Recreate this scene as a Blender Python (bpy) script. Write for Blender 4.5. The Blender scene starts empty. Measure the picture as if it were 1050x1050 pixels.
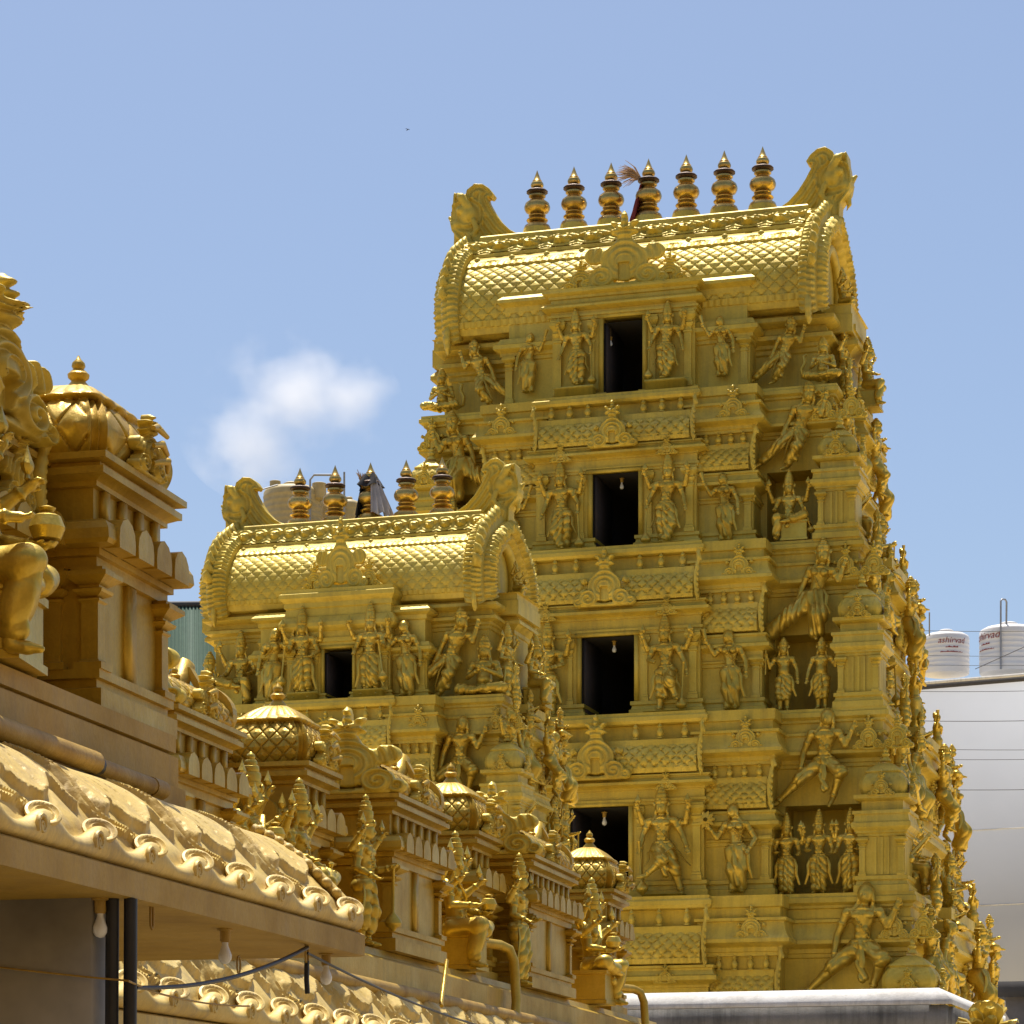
import bpy, math, random
import numpy as np
from mathutils import Matrix, Vector
R = math.radians
C = bpy.context.scene.collection
rnd = random.Random(7)
ZC = 1.7            # eye height above the ground
F = 2900.0          # focal length in photo pixels (1050 px wide photo)
HZ = 1200.0         # horizon row of the photo

# ------------------------------------------------------------------ materials
def new_mat(name):
    m = bpy.data.materials.new(name)
    m.use_nodes = True
    nt = m.node_tree
    for n in list(nt.nodes):
        nt.nodes.remove(n)
    out = nt.nodes.new('ShaderNodeOutputMaterial')
    return m, nt, out

def ramp(nt, fac, stops):
    r = nt.nodes.new('ShaderNodeValToRGB')
    e = r.color_ramp.elements
    while len(e) > 1:
        e.remove(e[-1])
    e[0].position, e[0].color = stops[0][0], (*stops[0][1], 1)
    for p, c in stops[1:]:
        q = e.new(p)
        q.color = (*c, 1)
    nt.links.new(fac, r.inputs[0])
    return r.outputs[0]

def noise(nt, scale, detail=4, rough=.55, vec=None, dist=0.0):
    n = nt.nodes.new('ShaderNodeTexNoise')
    n.inputs['Scale'].default_value = scale
    n.inputs['Detail'].default_value = detail
    n.inputs['Roughness'].default_value = rough
    n.inputs['Distortion'].default_value = dist
    if vec is not None:
        nt.links.new(vec, n.inputs['Vector'])
    return n.outputs['Fac']

def world_pos(nt, scale=(1, 1, 1)):
    g = nt.nodes.new('ShaderNodeNewGeometry')
    mp = nt.nodes.new('ShaderNodeMapping')
    mp.inputs['Scale'].default_value = scale
    nt.links.new(g.outputs['Position'], mp.inputs['Vector'])
    return mp.outputs[0]

def paint(name, base, dark, light, rough=.45, metal=0.0, scale=1.0, bump=.25, streak=.35, spec=.5, dirt=None):
    """Painted plaster: mottled colour, vertical rain streaks, fine bumps."""
    m, nt, out = new_mat(name)
    b = nt.nodes.new('ShaderNodeBsdfPrincipled')
    wp = world_pos(nt)
    n1 = noise(nt, 1.3 * scale, 6, .6, wp)
    col = ramp(nt, n1, [(.28, dark), (.5, base), (.75, light)])
    # rain streaks
    ws = world_pos(nt, (5, 5, .30))
    n2 = noise(nt, 1.6 * scale, 6, .65, ws)
    nb = noise(nt, .55 * scale, 3, .5, wp)
    ma = nt.nodes.new('ShaderNodeMath'); ma.operation = 'MULTIPLY_ADD'; ma.inputs[1].default_value = .55; nt.links.new(nb, ma.inputs[0]); nt.links.new(n2, ma.inputs[2])
    msk = ramp(nt, ma.outputs[0], [(.74, (0, 0, 0)), (.98, (1, 1, 1))])
    mx = nt.nodes.new('ShaderNodeMix'); mx.data_type = 'RGBA'
    ml = nt.nodes.new('ShaderNodeMath'); ml.operation = 'MULTIPLY'
    nt.links.new(msk, ml.inputs[0]); ml.inputs[1].default_value = streak
    nt.links.new(ml.outputs[0], mx.inputs[0])
    nt.links.new(col, mx.inputs[6])
    mx.inputs[7].default_value = (*(dirt or tuple(c * .55 for c in dark)), 1)
    # fine grain
    n3 = noise(nt, 30 * scale, 3, .6, wp)
    hs = nt.nodes.new('ShaderNodeMix'); hs.data_type = 'RGBA'; hs.blend_type = 'MULTIPLY'
    hs.inputs[0].default_value = .35
    nt.links.new(mx.outputs[2], hs.inputs[6])
    nt.links.new(ramp(nt, n3, [(.3, (.72, .70, .66)), (.6, (1, 1, 1))]), hs.inputs[7])
    nt.links.new(hs.outputs[2], b.inputs['Base Color'])
    rr = ramp(nt, n1, [(.3, (rough + .12,) * 3), (.7, (rough - .05,) * 3)])
    nt.links.new(rr, b.inputs['Roughness'])
    b.inputs['Metallic'].default_value = metal
    b.inputs['Specular IOR Level'].default_value = spec
    bp = nt.nodes.new('ShaderNodeBump')
    bp.inputs['Strength'].default_value = bump
    bp.inputs['Distance'].default_value = .012
    n4 = noise(nt, 18 * scale, 5, .65, wp)
    nt.links.new(n4, bp.inputs['Height'])
    nt.links.new(bp.outputs[0], b.inputs['Normal'])
    nt.links.new(b.outputs[0], out.inputs[0])
    return m

def plain(name, col, rough=.6, metal=0.0, scale=9, var=.15):
    m, nt, out = new_mat(name)
    b = nt.nodes.new('ShaderNodeBsdfPrincipled')
    wp = world_pos(nt)
    n1 = noise(nt, scale, 4, .6, wp)
    c = ramp(nt, n1, [(.3, tuple(x * (1 - var) for x in col)), (.7, tuple(min(1, x * (1 + var * .7)) for x in col))])
    nt.links.new(c, b.inputs['Base Color'])
    b.inputs['Roughness'].default_value = rough
    b.inputs['Metallic'].default_value = metal
    nt.links.new(b.outputs[0], out.inputs[0])
    return m

# ------------------------------------------------------------------ mesh builder
class MB:
    def __init__(s):
        s.v = []; s.f = []; s.n = 0
    def add(s, vs, fs, M=None):
        vs = np.asarray(vs, float).reshape(-1, 3)
        if M is not None:
            A = np.array(M)
            vs = vs @ A[:3, :3].T + A[:3, 3]
        s.v.append(vs)
        o = s.n
        for f in fs:
            s.f.append([i + o for i in f])
        s.n += len(vs)
        return s
    def box(s, x0, x1, y0, y1, z0, z1, M=None):
        v = [(x0, y0, z0), (x1, y0, z0), (x1, y1, z0), (x0, y1, z0), (x0, y0, z1), (x1, y0, z1), (x1, y1, z1), (x0, y1, z1)]
        f = [(3, 2, 1, 0), (4, 5, 6, 7), (0, 1, 5, 4), (1, 2, 6, 5), (2, 3, 7, 6), (3, 0, 4, 7)]
        return s.add(v, f, M)
    def lathe(s, prof, seg=16, c=(0, 0, 0), M=None, sx=1, sy=1, phase=0.0, lobes=0, lobe=0.0):
        vs = []; fs = []
        n = len(prof)
        for r, z in prof:
            for k in range(seg):
                a = 2 * math.pi * k / seg + phase
                q = r * (1 + lobe * abs(math.cos(a * lobes / 2))) if lobes else r
                vs.append((c[0] + q * sx * math.cos(a), c[1] + q * sy * math.sin(a), c[2] + z))
        for i in range(n - 1):
            for k in range(seg):
                k2 = (k + 1) % seg
                fs.append((i * seg + k, i * seg + k2, (i + 1) * seg + k2, (i + 1) * seg + k))
        fs.append(tuple(reversed(range(seg))))
        fs.append(tuple(range((n - 1) * seg, n * seg)))
        return s.add(vs, fs, M)
    def tube(s, pts, rad, seg=8, M=None, flat=1.0, closed=False):
        pts = [Vector(p) for p in pts]
        n = len(pts)
        if not hasattr(rad, '__len__'):
            rad = [rad] * n
        vs = []; fs = []
        up = None
        for i in range(n):
            if closed:
                t = pts[(i + 1) % n] - pts[i - 1]
            else:
                t = pts[min(i + 1, n - 1)] - pts[max(i - 1, 0)]
            t.normalize()
            if up is None:
                up = Vector((0, 0, 1)) if abs(t.z) < .9 else Vector((0, 1, 0))
            sd = t.cross(up); sd.normalize()
            up = sd.cross(t); up.normalize()
            for k in range(seg):
                a = 2 * math.pi * k / seg
                vs.append(pts[i] + sd * (rad[i] * math.cos(a)) + up * (rad[i] * flat * math.sin(a)))
        m = n if closed else n - 1
        for i in range(m):
            j = (i + 1) % n
            for k in range(seg):
                k2 = (k + 1) % seg
                fs.append((i * seg + k, i * seg + k2, j * seg + k2, j * seg + k))
        if not closed:
            fs.append(tuple(reversed(range(seg))))
            fs.append(tuple(range((n - 1) * seg, n * seg)))
        return s.add([tuple(v) for v in vs], fs, M)
    def prism(s, poly, d0, d1, M=None):
        """poly in the x-z plane (anticlockwise seen from -y), extruded from y=d0 (front) to y=d1."""
        n = len(poly)
        vs = [(x, d0, z) for x, z in poly] + [(x, d1, z) for x, z in poly]
        fs = [tuple(range(n)), tuple(reversed(range(n, 2 * n)))]
        for i in range(n):
            j = (i + 1) % n
            fs.append((j, i, i + n, j + n))
        return s.add(vs, fs, M)
    def molding(s, poly, prof, M=None, cap=True):
        """poly: anticlockwise plan outline; prof: list of (outset, z) from bottom to top."""
        n = len(poly)
        P = [Vector(p) for p in poly]
        offs = []
        for i in range(n):
            e1 = (P[i] - P[i - 1]).normalized(); e2 = (P[(i + 1) % n] - P[i]).normalized()
            n1 = Vector((e1.y, -e1.x)); n2 = Vector((e2.y, -e2.x))
            offs.append((n1 + n2) / max(.2, 1 + n1.dot(n2)))
        vs = []; fs = []
        for d, z in prof:
            for i in range(n):
                q = P[i] + offs[i] * d
                vs.append((q.x, q.y, z))
        for r in range(len(prof) - 1):
            for i in range(n):
                j = (i + 1) % n
                fs.append((r * n + i, r * n + j, (r + 1) * n + j, (r + 1) * n + i))
        if cap:
            fs.append(tuple(reversed(range(n))))
            fs.append(tuple(range((len(prof) - 1) * n, len(prof) * n)))
        return s.add(vs, fs, M)
    def grid(s, P, M=None, closed_u=False):
        """P: array (a,b,3) of points -> quads"""
        a, b = P.shape[:2]
        fs = []
        for i in range(a - 1):
            for j in range(b - 1):
                fs.append((i * b + j, i * b + j + 1, (i + 1) * b + j + 1, (i + 1) * b + j))
        return s.add(P.reshape(-1, 3), fs, M)
    def mesh(s, name, mat, ang=38):
        me = bpy.data.meshes.new(name)
        V = np.concatenate(s.v) if s.v else np.zeros((0, 3))
        fill_mesh(me, V, s.f)
        me.materials.append(mat)
        smooth(me, ang)
        return me
    def build(s, name, mat, parent=None, ang=38, M=None):
        return link(name, s.mesh(name, mat, ang), parent, M)

def fill_mesh(me, V, faces):
    me.vertices.add(len(V))
    me.vertices.foreach_set('co', np.asarray(V, np.float32).ravel())
    if isinstance(faces, np.ndarray):
        tot = np.full(len(faces), faces.shape[1], np.int32)
        idx = faces.ravel().astype(np.int32)
    else:
        tot = np.array([len(f) for f in faces], np.int32)
        idx = np.array([i for f in faces for i in f], np.int32)
    start = np.concatenate([[0], np.cumsum(tot)[:-1]]).astype(np.int32) if len(tot) else np.zeros(0, np.int32)
    me.loops.add(len(idx))
    me.loops.foreach_set('vertex_index', idx)
    me.polygons.add(len(tot))
    me.polygons.foreach_set('loop_start', start)
    me.polygons.foreach_set('loop_total', tot)
    me.update(calc_edges=True)
    me.validate()

def smooth(me, ang):
    if ang <= 0:
        return
    me.polygons.foreach_set('use_smooth', np.ones(len(me.polygons), bool))
    if ang < 180:
        me.set_sharp_from_angle(angle=R(ang))

def link(name, me, parent=None, M=None):
    o = bpy.data.objects.new(name, me)
    C.objects.link(o)
    if parent is not None:
        o.parent = parent
    if M is not None:
        o.matrix_local = Matrix(M)
    return o

def tag(o, label, cat, group=None, kind=None):
    o['label'] = label; o['category'] = cat
    if group: o['group'] = group
    if kind: o['kind'] = kind
    return o

def thing(name, label, cat, loc=(0, 0, 0), rz=0.0, group=None, sc=None):
    o = bpy.data.objects.new(name, None)
    o.empty_display_size = .2
    C.objects.link(o)
    o.location = loc; o.rotation_euler = (0, 0, rz)
    if sc: o.scale = sc
    return tag(o, label, cat, group)

def T(x, y, z): return Matrix.Translation((x, y, z))
def RZ(a): return Matrix.Rotation(a, 4, 'Z')
def RX(a): return Matrix.Rotation(a, 4, 'X')
def RY(a): return Matrix.Rotation(a, 4, 'Y')
def S(x, y=None, z=None):
    return Matrix.Diagonal((x, x if y is None else y, x if z is None else z, 1))

def rect(x0, x1, y0, y1):
    return [(x0, y0), (x1, y0), (x1, y1), (x0, y1)]

# ------------------------------------------------------------------ implicit surfaces
class SDF:
    def __init__(s, lo, hi, h):
        s.lo = np.array(lo, float); s.h = h
        s.n = np.ceil((np.array(hi) - s.lo) / h).astype(int) + 1
        s.ax = [s.lo[i] + h * np.arange(s.n[i]) for i in range(3)]
        s.d = np.full(tuple(s.n), 9.0, np.float32)
    def blk(s, lo, hi, m):
        sl = []
        for i in range(3):
            a = int(max(0, math.floor((lo[i] - m - s.lo[i]) / s.h)))
            b = int(min(s.n[i], math.ceil((hi[i] + m - s.lo[i]) / s.h) + 1))
            if b <= a: return None, None
            sl.append(slice(a, b))
        g = np.meshgrid(s.ax[0][sl[0]], s.ax[1][sl[1]], s.ax[2][sl[2]], indexing='ij', sparse=True)
        return tuple(sl), g
    def put(s, sl, di, k, op='u'):
        a = s.d[sl]
        if op == 's':
            di = -di
            if k <= 0: s.d[sl] = np.maximum(a, di); return
            h = np.maximum(k - np.abs(a - di), 0) / k
            s.d[sl] = np.maximum(a, di) + h * h * k * .25
            return
        if k <= 0:
            s.d[sl] = np.minimum(a, di); return
        h = np.maximum(k - np.abs(a - di), 0) / k
        s.d[sl] = np.minimum(a, di) - h * h * k * .25
    def cone(s, a, b, ra, rb, k=.02, op='u', flat=None):
        a = np.array(a, float); b = np.array(b, float)
        m = max(ra, rb) + k + 3 * s.h
        sl, g = s.blk(np.minimum(a, b), np.maximum(a, b), m)
        if sl is None: return s
        ab = b - a; L = max(1e-9, float(ab @ ab))
        px, py, pz = g[0] - a[0], g[1] - a[1], g[2] - a[2]
        t = np.clip((px * ab[0] + py * ab[1] + pz * ab[2]) / L, 0, 1)
        dx, dy, dz = px - t * ab[0], py - t * ab[1], pz - t * ab[2]
        if flat is not None:
            dy = dy / flat
        d = np.sqrt(dx * dx + dy * dy + dz * dz) - (ra + (rb - ra) * t)
        s.put(sl, d, k, op); return s
    def chain(s, pts, rad, k=.02, op='u'):
        if not hasattr(rad, '__len__'): rad = [rad] * len(pts)
        for i in range(len(pts) - 1):
            s.cone(pts[i], pts[i + 1], rad[i], rad[i + 1], k, op)
        return s
    def ell(s, c, r, k=.02, op='u', rot=None):
        c = np.array(c, float); r = np.array(r, float)
        m = max(r) if rot is not None else 0
        lo = c - (r if rot is None else m); hi = c + (r if rot is None else m)
        sl, g = s.blk(lo, hi, k + 3 * s.h)
        if sl is None: return s
        p = [g[0] - c[0], g[1] - c[1], g[2] - c[2]]
        if rot is not None:
            A = np.array(rot.to_3x3()).T
            p = [A[i, 0] * p[0] + A[i, 1] * p[1] + A[i, 2] * p[2] for i in range(3)]
        q = (p[0] / r[0]) ** 2 + (p[1] / r[1]) ** 2 + (p[2] / r[2]) ** 2
        q2 = (p[0] / r[0] ** 2) ** 2 + (p[1] / r[1] ** 2) ** 2 + (p[2] / r[2] ** 2) ** 2
        k0 = np.sqrt(q)
        d = k0 * (k0 - 1) / np.maximum(np.sqrt(q2), 1e-6)
        s.put(sl, d, k, op); return s
    def rbox(s, c, hf, r, k=.01, op='u'):
        c = np.array(c, float); hf = np.array(hf, float)
        sl, g = s.blk(c - hf, c + hf, k + 3 * s.h)
        if sl is None: return s
        q = [np.abs(g[i] - c[i]) - hf[i] + r for i in range(3)]
        o = np.sqrt(sum(np.maximum(x, 0) ** 2 for x in q))
        d = o + np.minimum(np.maximum(np.maximum(q[0], q[1]), q[2]), 0) - r
        s.put(sl, d, k, op); return s
    def warp(s, f):
        g = np.meshgrid(*s.ax, indexing='ij', sparse=True)
        s.d = (s.d + f(*g)).astype(np.float32); return s
    def nets(s):
        D = s.d
        ins = D < 0
        nx, ny, nz = D.shape
        c = np.zeros((nx - 1, ny - 1, nz - 1), np.uint8)
        for i in (0, 1):
            for j in (0, 1):
                for k in (0, 1):
                    c += ins[i:nx - 1 + i, j:ny - 1 + j, k:nz - 1 + k]
        act = (c > 0) & (c < 8)
        idx = np.argwhere(act)
        if len(idx) == 0:
            return np.zeros((0, 3)), np.zeros((0, 4), int)
        I, J, K = idx.T
        acc = np.zeros((len(idx), 3)); cnt = np.zeros(len(idx))
        cor = [(i, j, k) for i in (0, 1) for j in (0, 1) for k in (0, 1)]
        val = {q: D[I + q[0], J + q[1], K + q[2]].astype(float) for q in cor}
        for a in cor:
            for ax in range(3):
                if a[ax] == 0:
                    b = list(a); b[ax] = 1; b = tuple(b)
                    va, vb = val[a], val[b]
                    m = (va < 0) != (vb < 0)
                    t = np.where(m, va / np.where(m, va - vb, 1), 0)
                    p = np.tile(np.array(a, float), (len(idx), 1))
                    p[:, ax] += t
                    acc += np.where(m[:, None], p, 0); cnt += m
        V = (idx + acc / cnt[:, None]) * s.h + s.lo
        num = np.full(act.shape, -1, np.int64)
        num[I, J, K] = np.arange(len(idx))
        Fs = []
        for ax in range(3):
            A = np.moveaxis(ins, ax, 0); N = np.moveaxis(num, ax, 0)
            a0 = A[:-1, 1:-1, 1:-1]; a1 = A[1:, 1:-1, 1:-1]
            m = np.argwhere(a0 != a1)
            if len(m) == 0: continue
            i, j, k = m.T
            q = np.stack([N[i, j, k], N[i, j + 1, k], N[i, j + 1, k + 1], N[i, j, k + 1]], 1)
            flip = a0[i, j, k] == False
            if ax == 1: flip = ~flip
            q[flip] = q[flip][:, ::-1]
            Fs.append(q)
        Q = np.concatenate(Fs)
        Q = Q[(Q >= 0).all(1)]
        return V, Q
    def mesh(s, name, mat, relax=1):
        V, Q = s.nets()
        if relax and len(V):
            for _ in range(relax):
                acc = np.zeros_like(V); n = np.zeros(len(V))
                for a, b in ((0, 1), (1, 2), (2, 3), (3, 0)):
                    np.add.at(acc, Q[:, a], V[Q[:, b]]); np.add.at(n, Q[:, a], 1)
                    np.add.at(acc, Q[:, b], V[Q[:, a]]); np.add.at(n, Q[:, b], 1)
                V = V * .72 + .28 * acc / np.maximum(n, 1)[:, None]
        me = bpy.data.meshes.new(name)
        fill_mesh(me, V, Q)
        me.materials.append(mat)
        smooth(me, 180)
        return me
# ------------------------------------------------------------------ sculpted figures (unit = height to the top of the head)
def lerp(a, b, t): return tuple(a[i] + (b[i] - a[i]) * t for i in range(3))

def put_hand(s, el, wr, k=.008, curl=.5, big=1.0, side=1):
    f = (Vector(wr) - Vector(el)).normalized()
    up = Vector((0, -1, 0)) if abs(f.y) < .8 else Vector((0, 0, 1))
    sd = f.cross(up).normalized(); up = sd.cross(f).normalized()
    w = Vector(wr)
    pc = w + f * .028 * big
    s.chain([w, pc], [.017 * big, .021 * big], k)
    for i, q in enumerate((-.016, -.005, .006, .016)):
        L = (.030, .036, .034, .026)[i] * big
        a = pc + sd * q * big * 1.1 + f * .012 * big
        b = a + f * L * .6 + up * curl * .010 * big
        c = b + f * L * (.55 - .3 * curl) + up * curl * .024 * big
        s.chain([a, b, c], [.0078 * big, .0072 * big, .0055 * big], k * .4)
    t0 = w + sd * .012 * side * big + f * .010 * big
    t1 = t0 + sd * .020 * side * big + f * .016 * big + up * .006
    t2 = t1 + f * .020 * big + up * .010
    s.chain([t0, t1, t2], [.010 * big, .008 * big, .006 * big], k * .4)

def sculpt(name, P, Cc, Hd, arms, legs, female=False, skirt=None, crown=.2, look=(0, -1, 0), roll=0.0,
           items=(), sash=(), belly=0.0, h=.0078, halo=False, seatback=None, pad=.06):
    P, Cc, Hd = Vector(P), Vector(Cc), Vector(Hd)
    look = Vector(look).normalized()
    pts = [P, Cc, Hd + Vector((0, 0, .09))]
    for a in arms: pts += [Vector(a[1]), Vector(a[2])]
    for l in legs: pts += [Vector(l[1]), Vector(l[2])]
    lo = [min(p[i] for p in pts) - pad - .06 for i in range(3)]
    hi = [max(p[i] for p in pts) + pad + .06 for i in range(3)]
    lo[2] = min(lo[2], -.03)
    s = SDF(lo, hi, h)
    ax = (Cc - P).normalized()
    rt = Vector((math.cos(roll), 0, math.sin(roll)))
    # trunk
    s.ell(P, (.088, .066, .062), .03)
    s.chain([P, lerp(P, Cc, .5), Cc], [.072, .056 + belly * .4, .07], .03)
    if belly:
        s.ell(Vector(lerp(P, Cc, .42)) + Vector((0, -.025, 0)), (.075, .06 + belly * .5, .07), .03)
    s.ell(Cc, (.088, .060, .088), .03)
    shs = {}
    for sd in (-1, 1):
        sh = Cc + rt * sd * (.108 if female else .124) + ax * .050
        shs[sd] = sh
        s.cone(Cc + ax * .05, sh, .05, .036, .025)
        if female:
            s.ell(Cc + rt * sd * .045 + ax * .012 + Vector((0, -.062, 0)), (.04, .04, .04), .012)
        else:
            s.ell(Cc + rt * sd * .046 + ax * .020 + Vector((0, -.050, 0)), (.046, .028, .036), .006)
            s.ell(Vector(lerp(P, Cc, .62)) + rt * sd * .026 + Vector((0, -.052, 0)), (.024, .016, .026), .006)
            s.ell(Vector(lerp(P, Cc, .38)) + rt * sd * .026 + Vector((0, -.052, 0)), (.024, .016, .026), .006)
    # neck, head and face
    nb = Cc + ax * .085
    s.cone(nb, Hd - Vector((0, 0, .02)), .034, .031, .015)
    s.ell(Hd, (.059, .064, .073), .01)
    s.ell(Hd + look * .02 + Vector((0, 0, -.038)), (.041, .038, .032), .015)
    sidev = Vector((-look.y, look.x, 0))
    s.cone(Hd + look * .052 + Vector((0, 0, .012)), Hd + look * .066 + Vector((0, 0, -.016)), .008, .013, .005)
    s.ell(Hd + look * .058 + Vector((0, 0, -.036)), (.019, .012, .008), .003)
    for sd in (-1, 1):
        s.ell(Hd + look * .064 + sidev * sd * .023 + Vector((0, 0, .006)), (.017, .014, .011), .004, 's')
        s.ell(Hd + look * .050 + sidev * sd * .022 + Vector((0, 0, .006)), (.012, .010, .008), .003)
        s.ell(Hd + look * .046 + sidev * sd * .022 + Vector((0, 0, .022)), (.016, .009, .005), .006)
        s.chain([Hd + sidev * sd * .055 + Vector((0, 0, .01)), Hd + sidev * sd * .058 + Vector((0, 0, -.045))], [.012, .014], .006)
        s.ell(Hd + sidev * sd * .060 + Vector((0, 0, -.058)), (.014, .014, .014), .004)
    # limbs
    for a in arms:
        sd, el, wr = a[0], Vector(a[1]), Vector(a[2])
        sh = shs[sd] + (Vector((0, .02, -.012)) if len(a) > 3 and a[3] == 'back' else Vector((0, 0, 0)))
        s.cone(sh, el, .037, .028, .014)
        m = Vector(lerp(el, wr, .35))
        s.chain([el, m, wr], [.028, .029, .019], .01)
        put_hand(s, el, wr, side=sd)
    for l in legs:
        sd, kn, an, toe = l[0], Vector(l[1]), Vector(l[2]), Vector(l[3]).normalized()
        hp = P + Vector((sd * .05, 0, -.02))
        s.cone(hp, kn, .068, .045, .025)
        m = Vector(lerp(kn, an, .33))
        bk = (toe * -1) * .012
        s.chain([kn, m + bk, an], [.045, .043, .026], .015)
        s.chain([an + Vector((0, 0, -.012)), an + toe * .055 + Vector((0, 0, -.022)), an + toe * .098 + Vector((0, 0, -.028))], [.027, .022, .015], .012)
    # jewellery worked into the body
    def ring(c, r, t, n, ry=None):
        n = Vector(n).normalized()
        a = n.cross(Vector((0, 1, 0))).normalized(); b = n.cross(a).normalized()
        q = [Vector(c) + a * r * math.cos(i * math.pi / 8) + b * (ry or r) * math.sin(i * math.pi / 8) for i in range(17)]
        s.chain(q, t, .004)
    ring(P + Vector((0, 0, .045)), .086, .012, (0, 0, 1), .068)
    ring(Cc + ax * .045 + Vector((0, -.014, 0)), .066, .008, (0, .75, 1), .056)
    ring(Cc + ax * .072, .046, .009, (0, .45, 1))
    for q in range(5):
        an = R(-90 + (q - 2) * 26)
        s.ell(Cc + ax * (.018 + .012 * abs(q - 2)) + Vector((.058 * math.cos(an), -.012 + .058 * math.sin(an), 0)), (.010, .010, .013), .004)
    for a in arms:
        u = Vector(a[1]) - shs[a[0]]; w_ = Vector(a[2]) - Vector(a[1])
        ring(shs[a[0]] + u * .5, .032, .009, u); ring(Vector(a[1]) + w_ * .88, .021, .008, w_)
        s.ell(shs[a[0]] + u * .12 + Vector((0, -.01, .01)), (.034, .032, .018), .008)
    for l in legs:
        w_ = Vector(l[2]) - Vector(l[1])
        ring(Vector(l[1]) + w_ * .9, .029, .009, w_)
    # sacred thread, chest chain and shoulder locks
    pr_ = Cc + ax * .045 - rt * .085; pl_ = P + Vector((0, 0, .05)) + rt * .075
    for q in range(11):
        f_ = q / 10
        c_ = Vector(lerp(pr_, pl_, f_)); bul = math.sin(math.pi * f_)
        s.ell(c_ + Vector((0, -.052 - .022 * bul, 0)), (.0095, .0095, .0115), .003)
    for sd in (-1, 1):
        s.chain([Hd + sidev * sd * .055 + Vector((0, .015, -.06)), shs[sd] * .55 + Cc * .45 + Vector((0, -.012, .045)), shs[sd] * .75 + Cc * .25 + Vector((0, -.045, .01))], [.016, .018, .009], .005)
        s.ell(P + rt * sd * .045 + Vector((0, -.07, .005)), (.012, .012, .026), .004)
    s.ell(P + Vector((0, -.078, .02)), (.022, .014, .024), .004)
    if crown:
        for sd in (-1, 1):
            s.ell(Hd + sidev * sd * .068 + Vector((0, .01, .04)), (.020, .012, .028), .004)
        s.ell(Hd + look * .062 + Vector((0, 0, .06)), (.018, .012, .03), .004)
    parts = [('body', s.mesh(name + '_body', STATG))]
    # clothes
    if skirt:
        k = SDF(lo, hi, h)
        bl = skirt.get('blend', .03); gr = skirt.get('grow', .012); ln = skirt.get('len', .95)
        k.ell(P + Vector((0, 0, .0)), (.096, .076, .05), .02)
        ends = []
        for l in legs:
            sd, kn, an = l[0], Vector(l[1]), Vector(l[2])
            hp = P + Vector((sd * .05, 0, -.02))
            k.cone(hp, kn, .068 + gr * .6, .044 + gr, bl)
            if ln > .5:
                e = Vector(lerp(kn, an, (ln - .5) * 2))
                k.cone(kn, e, .044 + gr, .032 + gr * skirt.get('flare', 1.6), bl)
                ends.append(e)
        if skirt.get('panel', True):
            z1 = max(.05, skirt.get('pz', .1))
            k.chain([P + Vector((0, -.075, 0)), P * .5 + Vector((0, -.085, (P.z * .0 + z1) * .5)), Vector((P.x * .3 + skirt.get('px', 0), skirt.get('py', -.05), z1))], [.02, .03, .035], .012)
        am = skirt.get('fold', .005) * 1.5
        fx, fz = skirt.get('fx', 26), skirt.get('fz', 62)
        k.warp(lambda x, y, z: am * (1.3 - 2.2 * np.abs(np.sin(.5 * (fz * z + fx * np.abs(x - P.x) + 9 * y + 5 * np.sin(14 * x)))) ** .6) + .002 * np.sin(95 * x + 20 * z))
        parts.append(('skirt', k.mesh(name + '_skirt', STATG)))
    # crown
    if crown:
        m = MB()
        c = crown
        prof = [(.060, -.012), (.071, .006), (.071, .02), (.062, .026), (.066, .04), (.066, .055), (.056, .06), (.060, c * .38), (.057, c * .46), (.046, c * .49), (.050, c * .55), (.047, c * .63), (.036, c * .66), (.039, c * .72), (.034, c * .78), (.020, c * .81), (.026, c * .87), (.022, c * .93), (.004, c)]
        m.lathe(prof, 12, c=tuple(Hd + Vector((0, .006, .042))))
        parts.append(('crown', m.mesh(name + '_crown', STATG)))
    else:
        m = SDF(Hd - Vector((.12, .12, .1)), Hd + Vector((.12, .12, .14)), h)
        m.ell(Hd + Vector((0, .012, .022)), (.062, .064, .06), .01)
        m.ell(Hd + Vector((0, .04, .065)), (.038, .038, .04), .015)
        m.ell(Hd + look * .055 + Vector((0, 0, -.042)), (.085, .060, .085), .008, 's')
        parts.append(('hair', m.mesh(name + '_hair', STATG)))
    # things worn or held
    for q, pts_ in enumerate(sash):
        w = MB(); n = len(pts_)
        w.tube(pts_, [.020 - .010 * abs(2 * i / (n - 1) - 1) + .004 for i in range(n)], 6, flat=.45)
        parts.append(('sash', w.mesh(name + '_sash', STATG)))
    for it in items:
        m = MB()
        if it[0] == 'mace':
            a, b = Vector(it[1]), Vector(it[2])
            d = b - a; L = d.length
            M = Matrix.Translation(a) @ d.to_track_quat('Z', 'Y').to_matrix().to_4x4()
            m.lathe([(.012, -.03), (.02, -.02), (.012, 0), (.011, L * .70), (.022, L * .73), (.03, L * .75), (.058, L * .82), (.066, L * .87), (.055, L * .92), (.03, L * .95), (.016, L), ], 12, M=M)
            parts.append(('mace', m.mesh(name + '_mace', STATG)))
        elif it[0] == 'emblem':
            a = Vector(it[1])
            m.lathe([(.006, -.03), (.018, -.02), (.012, -.005), (.034, .015), (.038, .03), (.026, .05), (.012, .075), (.002, .1)], 8, c=tuple(a), sy=.6)
            parts.append(('emblem', m.mesh(name + '_emblem', STATG)))
        elif it[0] == 'wheel':
            a = Vector(it[1]); r = it[2]
            poly = []
            for i in range(40):
                an = i * math.pi / 20
                q = r * (1 + .22 * math.cos(an * 10))
                poly.append((a.x + q * math.cos(an), a.z + q * math.sin(an)))
            n = len(poly)
            inner = [(a.x + r * .28 * math.cos(i * math.pi / 20), a.z + r * .28 * math.sin(i * math.pi / 20)) for i in range(40)]
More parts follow.
